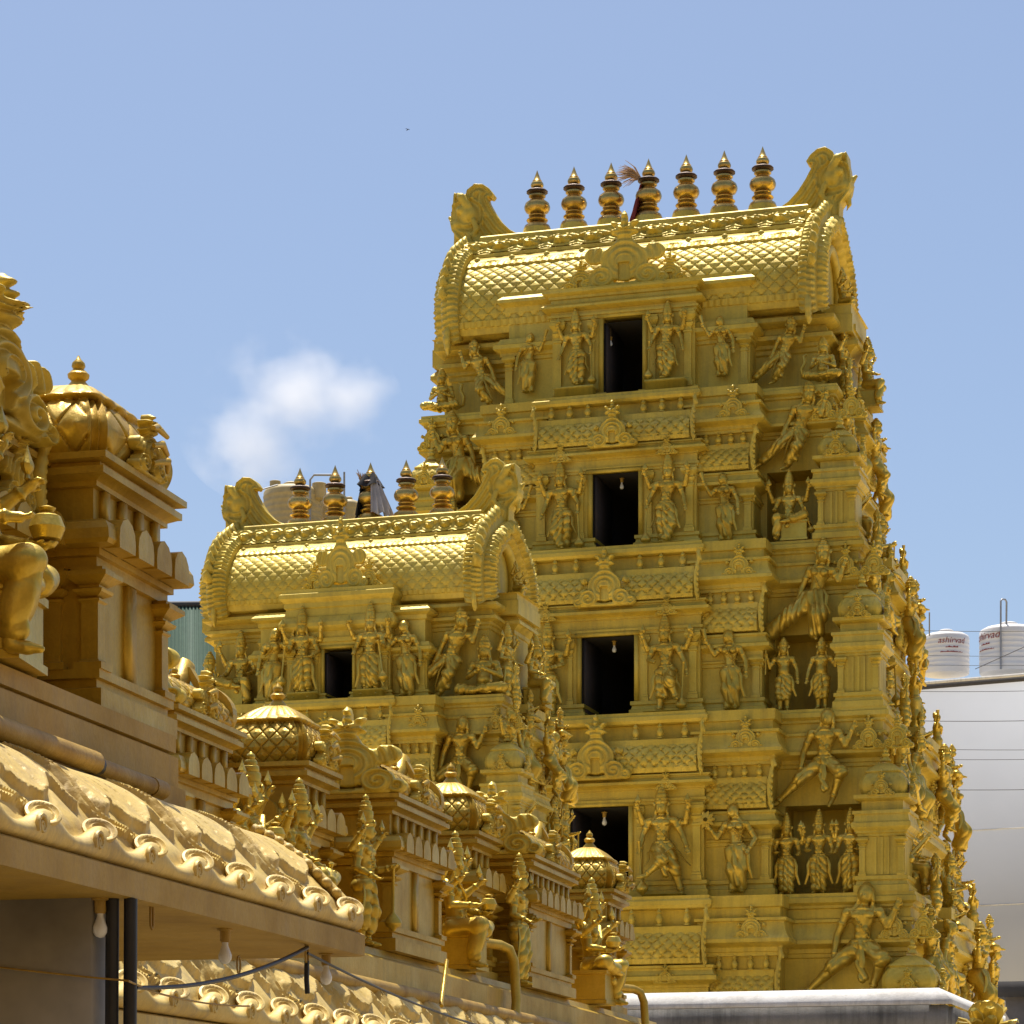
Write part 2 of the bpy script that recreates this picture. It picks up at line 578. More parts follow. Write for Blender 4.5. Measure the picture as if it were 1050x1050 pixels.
            vs = [(x, a.y - .015, z) for x, z in poly] + [(x, a.y - .02, z) for x, z in inner] + [(x, a.y + .015, z) for x, z in poly] + [(x, a.y + .015, z) for x, z in inner]
            fs = []
            for i in range(n):
                k2 = (i + 1) % n
                fs += [(i, k2, n + k2, n + i), (2 * n + k2, 2 * n + i, 3 * n + i, 3 * n + k2), (k2, i, 2 * n + i, 2 * n + k2), (n + i, n + k2, 3 * n + k2, 3 * n + i)]
            m.add(vs, fs)
            parts.append(('wheel', m.mesh(name + '_wheel', STATG)))
        elif it[0] == 'whisk':
            a, b = Vector(it[1]), Vector(it[2])
            m.tube([a, lerp(a, b, .4), b], [.010, .02, .034], 7)
            parts.append(('fly_whisk', m.mesh(name + '_whisk', STATG)))
        elif it[0] == 'staff':
            m.tube([it[1], it[2]], it[3], 7)
            parts.append(('staff', m.mesh(name + '_staff', STATG)))
        elif it[0] == 'plinth':
            x0, x1, y0, y1, z0, z1 = it[1:]
            m.molding(rect(x0, x1, y0, y1), [(.012, z0), (.012, z0 + .03), (0, z0 + .035), (0, z1 - .035), (.014, z1 - .03), (.014, z1)])
            parts.append(('plinth', m.mesh(name + '_plinth', STATG)))
        elif it[0] == 'tail':
            m.tube(it[1], it[2], 8)
            parts.append(('tail', m.mesh(name + '_tail', STATG)))
        elif it[0] == 'orb':
            m.lathe([(.01, -.05), (.045, -.04), (.06, 0), (.045, .04), (.02, .055), (.03, .07), (.005, .08)], 12, c=it[1])
            parts.append(('pot', m.mesh(name + '_pot', STATG)))
        elif it[0] == 'disc':
            c, r = Vector(it[1]), it[2]
            m.lathe([(.001, -.06), (.3 * r, -.05), (.35 * r, -.02), (.6 * r, -.02), (.62 * r, -.035), (.8 * r, -.03), (.84 * r, -.01), (.96 * r, -.02), (r, 0), (r * .98, .03), (.001, .04)], 24, M=Matrix.Translation(c) @ RX(R(90)) @ S(1, 1, -1))
            parts.append(('aureole', m.mesh(name + '_aureole', STATG)))
    return parts

def side_sash(x, sgn, z0, L):
    return [(x, -.03, z0), (x + sgn * .035, -.05, z0 - L * .3), (x + sgn * .03, -.04, z0 - L * .6), (x + sgn * .075, -.03, z0 - L)]

def make_poses(h=.0078):
    Q = {}
    dn = (0, -1, -.2)
    Q['guardian_crossed'] = lambda n: sculpt(n, (0, 0, .50), (.02, 0, .735), (.03, -.015, .925),
        [(1, (.205, .01, .625), (.245, -.05, .47)), (-1, (-.185, 0, .62), (-.205, -.08, .50)),
         (1, (.225, .03, .76), (.262, -.03, .905), 'back'), (-1, (-.195, .03, .76), (-.235, -.03, .905), 'back')],
        [(1, (.085, -.045, .27), (.0, -.06, .045), (-.4, -1, 0)), (-1, (-.055, -.02, .27), (-.035, .01, .045), (.2, -1, 0))],
        skirt=dict(len=.92, px=.03), crown=.22, roll=R(-3), h=h,
        items=[('mace', (-.205, -.09, .55), (-.225, -.07, .0)), ('emblem', (.262, -.04, .965)), ('emblem', (-.235, -.04, .965))],
        sash=[side_sash(.1, 1, .5, .3), side_sash(-.1, -1, .5, .27), [(.1, -.04, .5), (.03, -.1, .42), (-.08, -.06, .46)]])
    Q['guardian_club'] = lambda n: sculpt(n, (.0, 0, .51), (-.01, 0, .745), (-.015, -.02, .935),
        [(1, (.19, .0, .63), (.235, -.06, .475)), (-1, (-.19, -.02, .64), (-.12, -.12, .60)),
         (1, (.21, .03, .77), (.27, -.02, .90), 'back'), (-1, (-.215, .03, .77), (-.255, -.02, .91), 'back')],
        [(1, (.07, -.16, .36), (.135, -.12, .17), (.4, -1, -.1)), (-1, (-.06, -.03, .27), (-.075, .0, .045), (-.3, -1, 0))],
        skirt=dict(len=.62, panel=True, pz=.2, px=.0), crown=.22, roll=R(3), h=h,
        items=[('mace', (.215, -.1, .56), (.185, -.1, .0)), ('emblem', (.27, -.03, .96)), ('emblem', (-.255, -.03, .97))],
        sash=[side_sash(-.1, -1, .5, .32), side_sash(.1, 1, .5, .22), [(.1, -.04, .5), (0, -.1, .4), (-.1, -.05, .48)]])
    Q['guardian_stepping'] = lambda n: sculpt(n, (-.02, 0, .53), (-.03, 0, .76), (-.03, -.02, .95),
        [(1, (.175, .0, .65), (.235, -.05, .50)), (-1, (-.22, 0, .66), (-.235, -.07, .50)),
         (1, (.2, .03, .78), (.235, -.03, .93), 'back'), (-1, (-.23, .03, .79), (-.26, -.03, .94), 'back')],
        [(-1, (.015, -.17, .37), (-.145, -.16, .22), (-.7, -.6, -.1)), (1, (.1, -.02, .29), (.16, .0, .045), (.3, -1, 0))],
        skirt=dict(len=.6, panel=True, pz=.22, px=.02), crown=.22, h=h,
        items=[('mace', (-.235, -.1, .56), (-.2, -.1, .0)), ('emblem', (.235, -.04, .99)), ('emblem', (-.26, -.04, 1.0))],
        sash=[[(.08, -.04, .52), (.16, -.05, .46), (.2, -.04, .38), (.27, -.04, .31)], side_sash(-.12, -1, .52, .2), [(.1, -.05, .52), (0, -.11, .44), (-.1, -.05, .5)]])
    Q['attendant'] = lambda n: sculpt(n, (.0, 0, .50), (-.01, 0, .73), (-.03, -.01, .925),
        [(-1, (-.185, -.02, .70), (-.255, -.06, .84)), (1, (.17, .0, .61), (.185, -.03, .45))],
        [(1, (.045, -.03, .27), (.05, .0, .045), (.2, -1, 0)), (-1, (-.045, -.02, .27), (-.035, .0, .045), (-.2, -1, 0))],
        female=True, look=(-.5, -1, 0), skirt=dict(len=.97, blend=.06, flare=1.2, fx=10, fz=30, px=.02), crown=0, h=h,
        items=[('whisk', (-.26, -.07, .84), (-.31, -.07, 1.02))],
        sash=[[(.09, -.06, .62), (.0, -.085, .70), (-.08, -.05, .8)], side_sash(.09, 1, .52, .36)])
    Q['attendant_wheel'] = lambda n: sculpt(n, (.0, 0, .50), (-.01, 0, .73), (-.04, -.01, .925),
        [(-1, (-.20, -.03, .62), (-.265, -.06, .72)), (1, (.19, .0, .61), (.14, -.06, .49))],
        [(1, (.045, -.03, .27), (.05, .0, .045), (.2, -1, 0)), (-1, (-.045, -.02, .27), (-.035, .0, .045), (-.2, -1, 0))],
        female=True, look=(-.6, -1, 0), skirt=dict(len=.97, blend=.06, flare=1.2, fx=10, fz=30, px=.02), crown=0, h=h,
        items=[('wheel', (-.31, -.07, .83), .085)],
        sash=[[(.09, -.06, .62), (.0, -.085, .70), (-.08, -.05, .8)], side_sash(.09, 1, .52, .36)])
    Q['bearer_lunging'] = lambda n: sculpt(n, (.02, -.02, .43), (.03, -.03, .665), (.055, -.06, .86),
        [(-1, (-.165, -.02, .53), (-.185, -.06, .36)), (1, (.215, -.05, .585), (.285, -.06, .75))],
        [(-1, (-.19, -.07, .27), (-.40, -.02, .06), (-1, -.3, -.25)), (1, (.185, -.12, .32), (.10, -.03, .09), (-.2, -.6, -.6))],
        look=(-.1, -1, -.1), skirt=dict(len=.55, panel=True, pz=.16, px=.04, py=-.12), crown=0, h=h,
        sash=[[(.03, -.1, .42), (.04, -.14, .3), (.02, -.12, .18)]])
    Q['bearer_flying'] = lambda n: sculpt(n, (-.03, -.02, .44), (.05, -.03, .66), (.10, -.06, .855),
        [(-1, (-.13, -.02, .56), (-.19, -.06, .40)), (1, (.225, -.05, .615), (.275, -.06, .80))],
        [(-1, (-.22, -.08, .29), (-.43, -.02, .12), (-1, -.2, -.4)), (1, (-.01, -.15, .25), (-.13, -.06, .06), (-.6, -.8, -.3))],
        look=(.1, -1, -.1), roll=R(-6), skirt=dict(len=.9, panel=True, pz=.12, px=-.02, py=-.1, fx=20, fz=50), crown=.12, h=h,
        sash=[[(-.02, -.09, .46), (-.1, -.14, .3), (-.16, -.12, .12)]])
    Q['dancer_flying'] = lambda n: sculpt(n, (.0, -.02, .44), (.055, -.03, .66), (.09, -.06, .855),
        [(-1, (-.115, -.02, .55), (-.155, -.06, .39)), (1, (.235, -.05, .585), (.29, -.06, .75))],
        [(-1, (-.21, -.08, .26), (-.46, -.02, .05), (-1, -.2, -.2)), (1, (.055, -.14, .22), (.02, -.06, .03), (.2, -1, -.3))],
        female=True, look=(.0, -1, -.1), roll=R(-6), skirt=dict(len=.9, blend=.10, flare=2.6, grow=.02, panel=True, pz=.06, px=.02, py=-.12, fx=60, fz=14, fold=.006), crown=.14, h=h,
        sash=[[(.1, -.07, .5), (.14, -.12, .42), (.13, -.12, .32), (.17, -.1, .24)]])
    Q['seated_god'] = lambda n: sculpt(n, (0, -.03, .33), (.0, -.01, .56), (.0, -.03, .75),
        [(1, (.18, -.02, .46), (.20, -.13, .40)), (-1, (-.18, -.02, .47), (-.16, -.14, .43)),
         (1, (.21, .02, .58), (.25, -.05, .73), 'back'), (-1, (-.21, .02, .58), (-.25, -.05, .73), 'back')],
        [(1, (.21, -.16, .335), (.03, -.2, .275), (-1, -.3, 0)), (-1, (-.12, -.2, .31), (-.13, -.17, .05), (-.1, -1, 0))],
        skirt=dict(len=.9, panel=True, pz=.2, py=-.16, fx=20, fz=40), crown=.22, h=h,
        items=[('emblem', (.25, -.06, .79)), ('emblem', (-.25, -.06, .79)), ('mace', (.23, -.16, .42), (.3, -.1, .1)),
               ('plinth', -.07, .25, -.17, .1, 0.0, .27)],
        sash=[side_sash(.1, 1, .36, .25)])
    Q['seated_folded'] = lambda n: sculpt(n, (0, 0, .09), (.0, 0, .32), (.0, -.02, .515),
        [(1, (.18, -.03, .22), (.035, -.15, .29)), (-1, (-.18, -.03, .22), (-.035, -.15, .27))],
        [(1, (.225, -.12, .075), (.0, -.2, .06), (-1, -.2, 0)), (-1, (-.225, -.12, .075), (.02, -.14, .05), (1, -.3, 0))],
        belly=.04, skirt=dict(len=.8, panel=False, fx=20, fz=30), crown=.16, h=h)
    Q['seated_tail'] = lambda n: sculpt(n, (0, 0, .09), (.0, 0, .32), (.0, -.03, .51),
        [(1, (.17, -.03, .22), (.05, -.15, .24)), (-1, (-.17, -.03, .22), (-.06, -.15, .25))],
        [(1, (.225, -.14, .075), (.04, -.2, .06), (-.6, -1, 0)), (-1, (-.225, -.12, .075), (.02, -.14, .05), (1, -.3, 0))],
        belly=.04, skirt=dict(len=.8, panel=False, fx=20, fz=30), crown=.14, h=h,
        items=[('tail', [(-.08, .06, .1), (-.2, .05, .06), (-.3, .03, .1), (-.32, .02, .22), (-.27, .02, .32), (-.29, .02, .42), (-.24, .02, .45)], [.035, .034, .032, .03, .03, .026, .018])])
    Q['standing_god'] = lambda n: sculpt(n, (0, 0, .50), (.0, 0, .735), (.0, -.015, .925),
        [(1, (.17, .0, .62), (.175, -.1, .57)), (-1, (-.17, .0, .62), (-.12, -.11, .60)),
         (1, (.20, .03, .74), (.225, -.04, .87), 'back'), (-1, (-.20, .03, .74), (-.225, -.04, .87), 'back')],
        [(1, (.05, -.03, .27), (.05, .0, .045), (.2, -1, 0)), (-1, (-.05, -.03, .27), (-.05, .0, .045), (-.2, -1, 0))],
        skirt=dict(len=.95, blend=.04, px=0, pz=.08), crown=.22, h=h,
        items=[('emblem', (.225, -.05, .93)), ('emblem', (-.225, -.05, .93))],
        sash=[side_sash(.1, 1, .52, .38), side_sash(-.1, -1, .52, .38)])
    Q['standing_staff'] = lambda n: sculpt(n, (0.01, 0, .50), (.0, 0, .735), (.0, -.015, .925),
        [(1, (.18, .0, .62), (.2, -.05, .46)), (-1, (-.19, -.01, .66), (-.215, -.07, .80))],
        [(1, (.05, -.03, .27), (.05, .0, .045), (.2, -1, 0)), (-1, (-.05, -.03, .27), (-.05, .0, .045), (-.2, -1, 0))],
        belly=.03, skirt=dict(len=.62, px=0, pz=.2), crown=.14, h=h,
        items=[('staff', (-.225, -.09, .98), (-.235, -.08, .55), .014)],
        sash=[side_sash(.1, 1, .52, .3)])
    Q['two_headed_god'] = Q['standing_god']
    Q['seated_lady'] = lambda n: sculpt(n, (0, -.02, .33), (.0, .0, .56), (.02, -.02, .75),
        [(1, (.17, -.02, .46), (.18, -.15, .45)), (-1, (-.17, -.02, .47), (-.17, -.14, .40))],
        [(1, (.09, -.2, .32), (.1, -.17, .05), (.1, -1, 0)), (-1, (-.2, -.15, .34), (-.02, -.2, .28), (1, -.3, 0))],
        female=True, skirt=dict(len=.9, panel=True, pz=.2, py=-.16, fx=20, fz=40), crown=.18, h=h,
        items=[('plinth', -.24, .07, -.17, .1, 0.0, .27), ('orb', (.2, -.2, .36))],
        sash=[[(.09, -.06, .45), (.0, -.085, .53), (-.08, -.05, .63)]])
    Q['musician'] = lambda n: sculpt(n, (0, -.02, .33), (.0, .0, .56), (-.02, -.02, .75),
        [(1, (.19, -.02, .50), (.2, -.14, .62)), (-1, (-.17, -.02, .47), (-.06, -.16, .44))],
        [(1, (.13, -.2, .32), (.15, -.17, .05), (.2, -1, 0)), (-1, (-.2, -.17, .33), (-.16, -.15, .06), (-.2, -1, 0))],
        skirt=dict(len=.8, panel=True, pz=.2, py=-.16, fx=20, fz=40), crown=.16, h=h,
        items=[('staff', (.24, -.17, .70), (-.16, -.2, .40), .016), ('orb', (-.15, -.2, .38)), ('plinth', -.15, .15, -.15, .1, 0.0, .27)])
    Q['standing_four_armed'] = lambda n: sculpt(n, (.0, 0, .51), (.01, 0, .745), (.01, -.02, .935),
        [(1, (.185, -.02, .63), (.17, -.15, .65)), (-1, (-.185, .0, .62), (-.16, -.12, .55)),
         (1, (.22, .03, .77), (.24, -.06, .90), 'back'), (-1, (-.21, .03, .77), (-.24, -.06, .90), 'back')],
        [(1, (.06, -.05, .28), (.075, .0, .045), (.3, -1, 0)), (-1, (-.055, -.02, .28), (-.06, .0, .045), (-.3, -1, 0))],
        skirt=dict(len=.75, px=0, pz=.12), crown=.26, h=h,
        items=[('emblem', (.24, -.07, .96)), ('emblem', (-.24, -.07, .96)), ('mace', (.17, -.18, .65), (.23, -.16, .14))],
        sash=[side_sash(.1, 1, .52, .4), side_sash(-.1, -1, .52, .4)])
    Q['seated_many_armed'] = lambda n: sculpt(n, (0, -.03, .33), (.0, -.01, .56), (.0, -.03, .75),
        [(1, (.18, -.04, .46), (.15, -.18, .44)), (-1, (-.18, -.04, .47), (-.13, -.18, .47)),
         (1, (.22, .0, .56), (.24, -.12, .66), 'back'), (-1, (-.22, .0, .56), (-.24, -.12, .66), 'back'),
         (1, (.2, .03, .66), (.22, -.04, .80), 'back'), (-1, (-.2, .03, .66), (-.22, -.04, .80), 'back')],
        [(1, (.22, -.17, .335), (.03, -.22, .28), (-1, -.3, 0)), (-1, (-.09, -.22, .32), (-.09, -.17, .05), (-.1, -1, 0))],
        skirt=dict(len=.9, panel=True, pz=.2, py=-.18, fx=20, fz=40), crown=.25, h=h,
        items=[('emblem', (.22, -.05, .86)), ('emblem', (-.22, -.05, .86)), ('emblem', (.24, -.13, .72)), ('emblem', (-.24, -.13, .72)), ('orb', (.15, -.22, .5)),
               ('plinth', -.06, .25, -.18, .1, 0.0, .27)],
        sash=[side_sash(.1, 1, .36, .25), [(-.1, -.06, .66), (0, -.09, .55), (.1, -.05, .44)]])
    return Q

POSES = make_poses()
_pose_cache = {}
def pose_parts(p, h=None):
    if (p, h) not in _pose_cache:
        fn = (make_poses(h) if h else POSES)[p]
        _pose_cache[(p, h)] = fn(p)
    return _pose_cache[(p, h)]

def statue(pose, loc, rz, height, label, group=None, mirror=False, h=None, parent_M=None, tilt=0.0):
    """A statue: an Empty at its base that parents body, crown, clothes and what it holds."""
    o = thing('statue', label, 'statue', (0, 0, 0), 0, group)
    M = Matrix.Translation(loc) @ RZ(rz) @ RX(tilt) @ S((-1.10 if mirror else 1.10) * height, 1.10 * height, height)
    if parent_M is not None:
        M = parent_M @ M
    o.matrix_world = M
    parts = pose_parts(pose, h)
    body = None
    for nm, me in parts:
        c = link(nm, me, o)
    return o
# ------------------------------------------------------------------ shared ornaments
def smin(a, b, k):
    h = np.maximum(k - np.abs(a - b), 0) / k
    return np.minimum(a, b) - h * h * k * .25

def gable_mesh(name, h=.02, mat=None, flame=True, wide=1.0, arms=False):
    """Horseshoe gable plate with scrolls and a leafy head, one unit wide, standing on z=0, facing -y."""
    s = SDF((-.62, -.22, -.04), (.62, .10, 1.22), h)
    X, Y, Z = np.meshgrid(*s.ax, indexing='ij')
    r0 = np.sqrt((X / wide) ** 2 + (Z - .40) ** 2)
    body = r0 - .30
    v = np.sqrt((np.abs(X) - .30) ** 2 + (Z - .165) ** 2)
    o = smin(body, v - .165, .04)
    v2 = np.sqrt((np.abs(X) - .485) ** 2 + (Z - .095) ** 2)
    o = smin(o, v2 - .095, .03)
    o = smin(o, np.maximum(np.abs(X) - .42, np.abs(Z - .03) - .05), .03)
    ear = np.sqrt((np.abs(X) - .38) ** 2 * .8 + (Z - .52) ** 2) - (.13 if arms else .06)
    o = smin(o, ear, .05)
    neck = np.sqrt(X ** 2 + (Z - .72) ** 2) - .105
    o = smin(o, neck, .10)
    if flame:
        hd = np.sqrt(X ** 2 + (Z - .90) ** 2)
        an = np.arctan2(X, Z - .88)
        o = smin(o, hd - (.145 + .085 * np.clip(np.cos(an * 7), -.5, 1) * np.clip(1.2 - np.abs(an) / 2.4, 0, 1) + .05 * np.exp(-(an * 4) ** 2)), .02)
    hh = .05 + .022 * np.cos(r0 * 62) * (r0 > .1) * np.clip((Z - .17) * 12, 0, 1)
    hh = hh + .05 * np.clip(1 - r0 / .34, 0, 1)
    hh = np.where((np.abs(X) < .075) & (Z < .38) & (Z > .05), .015, hh)
    sp = np.arctan2(Z - .165, (np.abs(X) - .30))
    hv = .075 + .022 * np.cos(v * 70 + sp)
    hh = np.where((v < .165) & (r0 > .14), hv, hh)
    hh = np.where((v2 < .095) & (v > .165), .06 + .02 * np.cos(v2 * 95), hh)
    hh = hh + .030 * np.cos(an * 7) * (Z > .86) if flame else hh
    hh = hh + .06 * np.exp(-((X / .11) ** 2 + ((Z - .87) / .13) ** 2))
    ea = np.exp(-(((np.abs(X) - .045) / .02) ** 2 + ((Z - .90) / .02) ** 2))
    hh = hh + .03 * ea
    hh = hh - .02 * np.clip(1 + o / .02, 0, 1)
    d = np.maximum(np.maximum(o, -(Y + hh)), Y - .05)
    s.d = (np.maximum(d, -(Z + .001))).astype(np.float32)
    return s.mesh(name, mat or GOLD, 1)

def kalasha_meshes():
    pot = MB(); pot.lathe([(.26, -.02), (.24, .03), (.16, .08), (.13, .095), (.19, .11), (.205, .13), (.19, .15), (.13, .16), (.115, .18), (.16, .195), (.165, .21), (.12, .23),
                           (.155, .245), (.215, .275), (.242, .32), (.246, .36), (.225, .415), (.165, .46), (.115, .475), (.105, .50), (.135, .51), (.16, .53), (.16, .555), (.135, .575)], 24)
    cap = MB(); cap.lathe([(.125, .57), (.165, .59), (.195, .598), (.185, .615), (.195, .623), (.175, .64), (.085, .648), (.06, .665)], 24, lobes=16, lobe=.05)
    sp = MB(); sp.lathe([(.055, .66), (.085, .675), (.118, .705), (.124, .735), (.11, .77), (.082, .795), (.09, .802), (.075, .815), (.045, .88), (.018, .945), (.002, .985)], 18)
    return pot.mesh('finial_pot', BRASS, 50), cap.mesh('finial_cap', BRONZE, 50), sp.mesh('finial_spire', BRASS, 50)

def poly_sdf(X, Z, pts):
    d = np.full(X.shape, 9.0); sgn = np.ones(X.shape)
    n = len(pts)
    for i in range(n):
        ax_, az = pts[i]; bx, bz = pts[i - 1]
        ex, ez = bx - ax_, bz - az
        wx, wz_ = X - ax_, Z - az
        t = np.clip((wx * ex + wz_ * ez) / (ex * ex + ez * ez), 0, 1)
        d = np.minimum(d, (wx - ex * t) ** 2 + (wz_ - ez * t) ** 2)
        c1 = Z >= az; c2 = Z < bz; c3 = ex * wz_ > ez * wx
        fl = (c1 & c2 & c3) | (~c1 & ~c2 & ~c3)
        sgn = np.where(fl, -sgn, sgn)
    return sgn * np.sqrt(d)

def lion_crest_mesh(h=.022):
    """Beast head that rears up at the end of the ridge, facing +x; z=0 at the ridge."""
    s = SDF((-.60, -.42, -.40), (1.15, .42, 1.25), h)
    X, Y, Z = np.meshgrid(*s.ax, indexing='ij')
    pts = [(-.50, -.3), (-.50, .13), (-.42, .13), (-.28, .17), (-.12, .27), (.04, .43), (.17, .62), (.27, .80), (.30, .88), (.26, .90), (.21, .87), (.18, .92), (.25, 1.02), (.36, 1.10), (.50, 1.11), (.62, 1.02), (.66, .90), (.76, .93), (.86, .98), (.87, .84), (.90, .70), (.93, .50), (.90, .34), (.82, .24), (.74, .14), (.72, -.3)]
    o = poly_sdf(X, Z, pts)
    hr = np.sqrt((X - .64) ** 2 + (Z - .58) ** 2)
    th = .13 + .06 * np.clip((X - .3) / .4, 0, 1) + .028 * np.cos(o * 55) * (hr > .30) + .03 * np.cos(hr * 40) * (hr > .16) * (hr < .32)
    s.d = np.maximum(o, np.abs(Y) - th + .02).astype(np.float32) - .012
    s.ell((.62, 0, .60), (.19, .27, .19), .02)
    s.ell((.82, 0, .44), (.14, .24, .12), .02)
    s.cone((.70, 0, .345), (.95, 0, .36), .012, .02, .01, 's', .08)
    for q in (-1, 1):
        s.ell((.74, q * .22, .66), (.085, .07, .075), .008)
        s.ell((.76, q * .28, .66), (.04, .03, .04), .003)
        s.chain([(.62, q * .20, .74), (.72, q * .24, .88), (.80, q * .22, .96)], [.08, .07, .02], .03)
        s.chain([(.50, q * .20, .46), (.44, q * .22, .30), (.52, q * .21, .20), (.62, q * .2, .26)], [.05, .05, .045, .03], .012)
        s.ell((.52, q * .16, .02), (.18, .09, .24), .04)
    s.chain([(.86, 0, .30), (.88, 0, .16), (.84, 0, .06)], [.06, .04, .012], .02)
    s.chain([(.92, 0, .54), (1.0, 0, .62)], [.06, .03], .03)
    return s.mesh('beast_crest', GOLD, 1)

def scroll_bracket_mesh(h=.02):
    """Upright curled leaf bracket, one unit tall, bulging to +x."""
    s = SDF((-.3, -.2, -.08), (.42, .2, 1.2), h)
    s.chain([(.05, 0, .0), (-.03, 0, .15), (-.07, 0, .34), (-.05, 0, .52), (.03, 0, .70), (.12, 0, .84)], [.05, .085, .10, .10, .09, .08], .04)
    s.ell((.14, 0, .92), (.13, .12, .10), .03)
    s.chain([(.2, 0, .90), (.29, 0, .86)], [.07, .04], .02)
    for q in range(4):
        a = R(40 + 40 * q)
        s.chain([(.13, 0, .97), (.13 + .17 * math.cos(a), 0, .97 + .17 * math.sin(a))], [.05, .015], .015)
    for q in range(6):
        s.ell((.06 - .05 * math.sin(q / 5 * 3.1), -.07, .1 + .12 * q), (.045, .04, .045), .01)
        s.ell((.13 - .05 * math.sin(q / 5 * 3.1), -.02, .06 + .12 * q), (.05, .05, .05), .02)
    return s.mesh('scroll_bracket', GOLD, 1)

def baluster_mesh():
    m = MB(); m.lathe([(.16, 0), (.16, .08), (.09, .12), (.17, .3), (.19, .42), (.12, .6), (.08, .7), (.14, .76), (.10, .86), (.03, 1.0)], 8)
    return m.mesh('baluster', GOLD, 60)

def pilaster_mesh():
    """unit height, half width .5 before scaling; square in plan with a stepped capital"""
    m = MB()
    q = rect(-.5, .5, -.5, .5)
    m.molding(q, [(.22, 0), (.22, .06), (.1, .07), (.1, .10), (0, .11), (0, .70), (.12, .71), (.12, .735), (0, .745), (-.02, .78), (.18, .80), (.30, .83), (.12, .845), (.12, .865), (.42, .90), (.62, .93), (.62, .97), (.5, .98), (.5, 1.0)])
    return m.mesh('pilaster', GOLD, 30)

def lattice(u, v, pu, pv, depth):
    """diamond quilting: grooves along both diagonals, domed cells with a small boss"""
    a = u / pu + v / pv; b = u / pu - v / pv
    fa = np.abs(a - np.round(a)); fb = np.abs(b - np.round(b))
    g = np.minimum(fa, fb)
    h = np.clip(g / .075, 0, 1)
    ca = a - np.floor(a) - .5; cb = b - np.floor(b) - .5
    boss = np.clip(1 - np.sqrt(ca ** 2 + cb ** 2) / .16, 0, 1)
    return depth * (h - 1) + depth * .35 * boss + depth * .25 * np.minimum(g / .5, 1)

def dome_mesh(name, w, d, h, mat, pu=None, depth=.012, n=30, seg=72):
    """bulbous square dome (half sizes w,d) with quilted faces, corner ribs and a scalloped top"""
    prof = []
    for i in range(n + 1):
        t = i / n
        if t < .70:
            a = t / .70
            r = .90 + .20 * math.sin(math.pi * min(1, .10 + a * .80)) - .17 * a ** 3
            prof.append((r, a * .60))
        elif t < .78:
            a = (t - .70) / .08
            prof.append((.80 + .05 * math.sin(math.pi * a), .60 + .07 * a))
        else:
            a = (t - .78) / .22
            prof.append((.76 * (1 - a) ** .8 + .20 * a, .67 + .22 * a ** .85))
    P = np.zeros((len(prof), seg + 1, 3))
    for j in range(seg + 1):
        a = 2 * math.pi * j / seg
        ca, sa = math.cos(a), math.sin(a)
        e = 7
        k = (abs(ca) ** e + abs(sa) ** e) ** (-1 / e)
        for i, (r, z) in enumerate(prof):
            face = ca * k if abs(sa) > abs(ca) else sa * k
            off = 0
            if z < .59 and abs(face) < .80:
                off = float(lattice(np.array(face * w), np.array(z * h), pu or w * .55, (pu or w * .55) * .95, depth))
            elif z < .59 and abs(face) >= .80:
                off = depth * 1.0 * math.cos((abs(face) - .80) / .2 * math.pi * 3)
            elif z > .69:
                off = depth * .45 * abs(math.sin(face * math.pi * 3.5)) * (1 - max(0, z - .85) * 6 if z < 1 else 0)
            elif .59 <= z < .68:
                off = depth * .8 * abs(math.sin(face * 9))
            P[i, j] = ((r * k * ca) * w + off * (k * ca), (r * k * sa) * d + off * (k * sa), z * h)
    m = MB()
    m.grid(P[:, ::-1][:, ::-1])
    o = m.n
    m.add(P[0, :-1], [tuple(reversed(range(seg)))]); m.add(P[-1, :-1], [tuple(range(seg))])
    return m.mesh(name, mat, 40)

def small_finial(mb, c, s, seg=12):
    mb.lathe([(.5 * s, 0), (.46 * s, .12 * s), (.28 * s, .34 * s), (.24 * s, .40 * s), (.36 * s, .50 * s), (.38 * s, .62 * s), (.24 * s, .76 * s), (.18 * s, .8 * s), (.24 * s, .9 * s), (.22 * s, 1.02 * s), (.10 * s, 1.14 * s), (.02 * s, 1.28 * s)], seg, c=c)

def init_shared():
    G = {}
    G['gable'] = gable_mesh('horseshoe_gable', .018)
    G['gable_fine'] = gable_mesh('horseshoe_gable_fine', .012, arms=True)
    G['kalasha'] = kalasha_meshes()
    G['crest'] = lion_crest_mesh()
    G['bracket'] = scroll_bracket_mesh()
    G['baluster'] = baluster_mesh()
    G['pilaster'] = pilaster_mesh()
    G['kuta'] = dome_mesh('pavilion_dome', .5, .5, 1.0, GOLD, pu=.2, depth=.02)
    return G
# ------------------------------------------------------------------ tiered gateway towers
SWAP = Matrix(((0, 1, 0, 0), (1, 0, 0, 0), (0, 0, 1, 0), (0, 0, 0, 1)))
def prof_scale(pr, zb, H, q):
    return [(d * q, zb + t * H) for d, t in pr]

CORE = [(.06, -.03), (.06, .045), (.03, .05), (.03, .075), (0, .08), (0, .690), (.03, .695), (.03, .712), (.055, .716), (.055, .735), (.10, .745), (.17, .752), (.20, .757), (.20, .774), (.18, .780),
        (.155, .795), (.125, .82), (.11, .85), (.11, .857), (.15, .861), (.15, .875), (.10, .88), (.10, .925), (.14, .93), (.14, .942), (.20, .955), (.20, .978), (.17, .985), (.17, 1.0)]
BASE = [(.07, 0), (.07, .035), (.045, .04), (.03, .06), (.055, .065), (.055, .085), (0, .09)]
ENT = [(0, .405), (.025, .408), (.025, .43), (.045, .433), (.045, .455), (.01, .46), (.01, .53), (.03, .533), (.03, .545), (.08, .56), (.14, .566), (.16, .57), (.16, .592), (.12, .60), (.085, .625), (.085, .635), (.11, .638), (.11, .652), (.05, .655), (-.03, .66), (-.03, .70)]
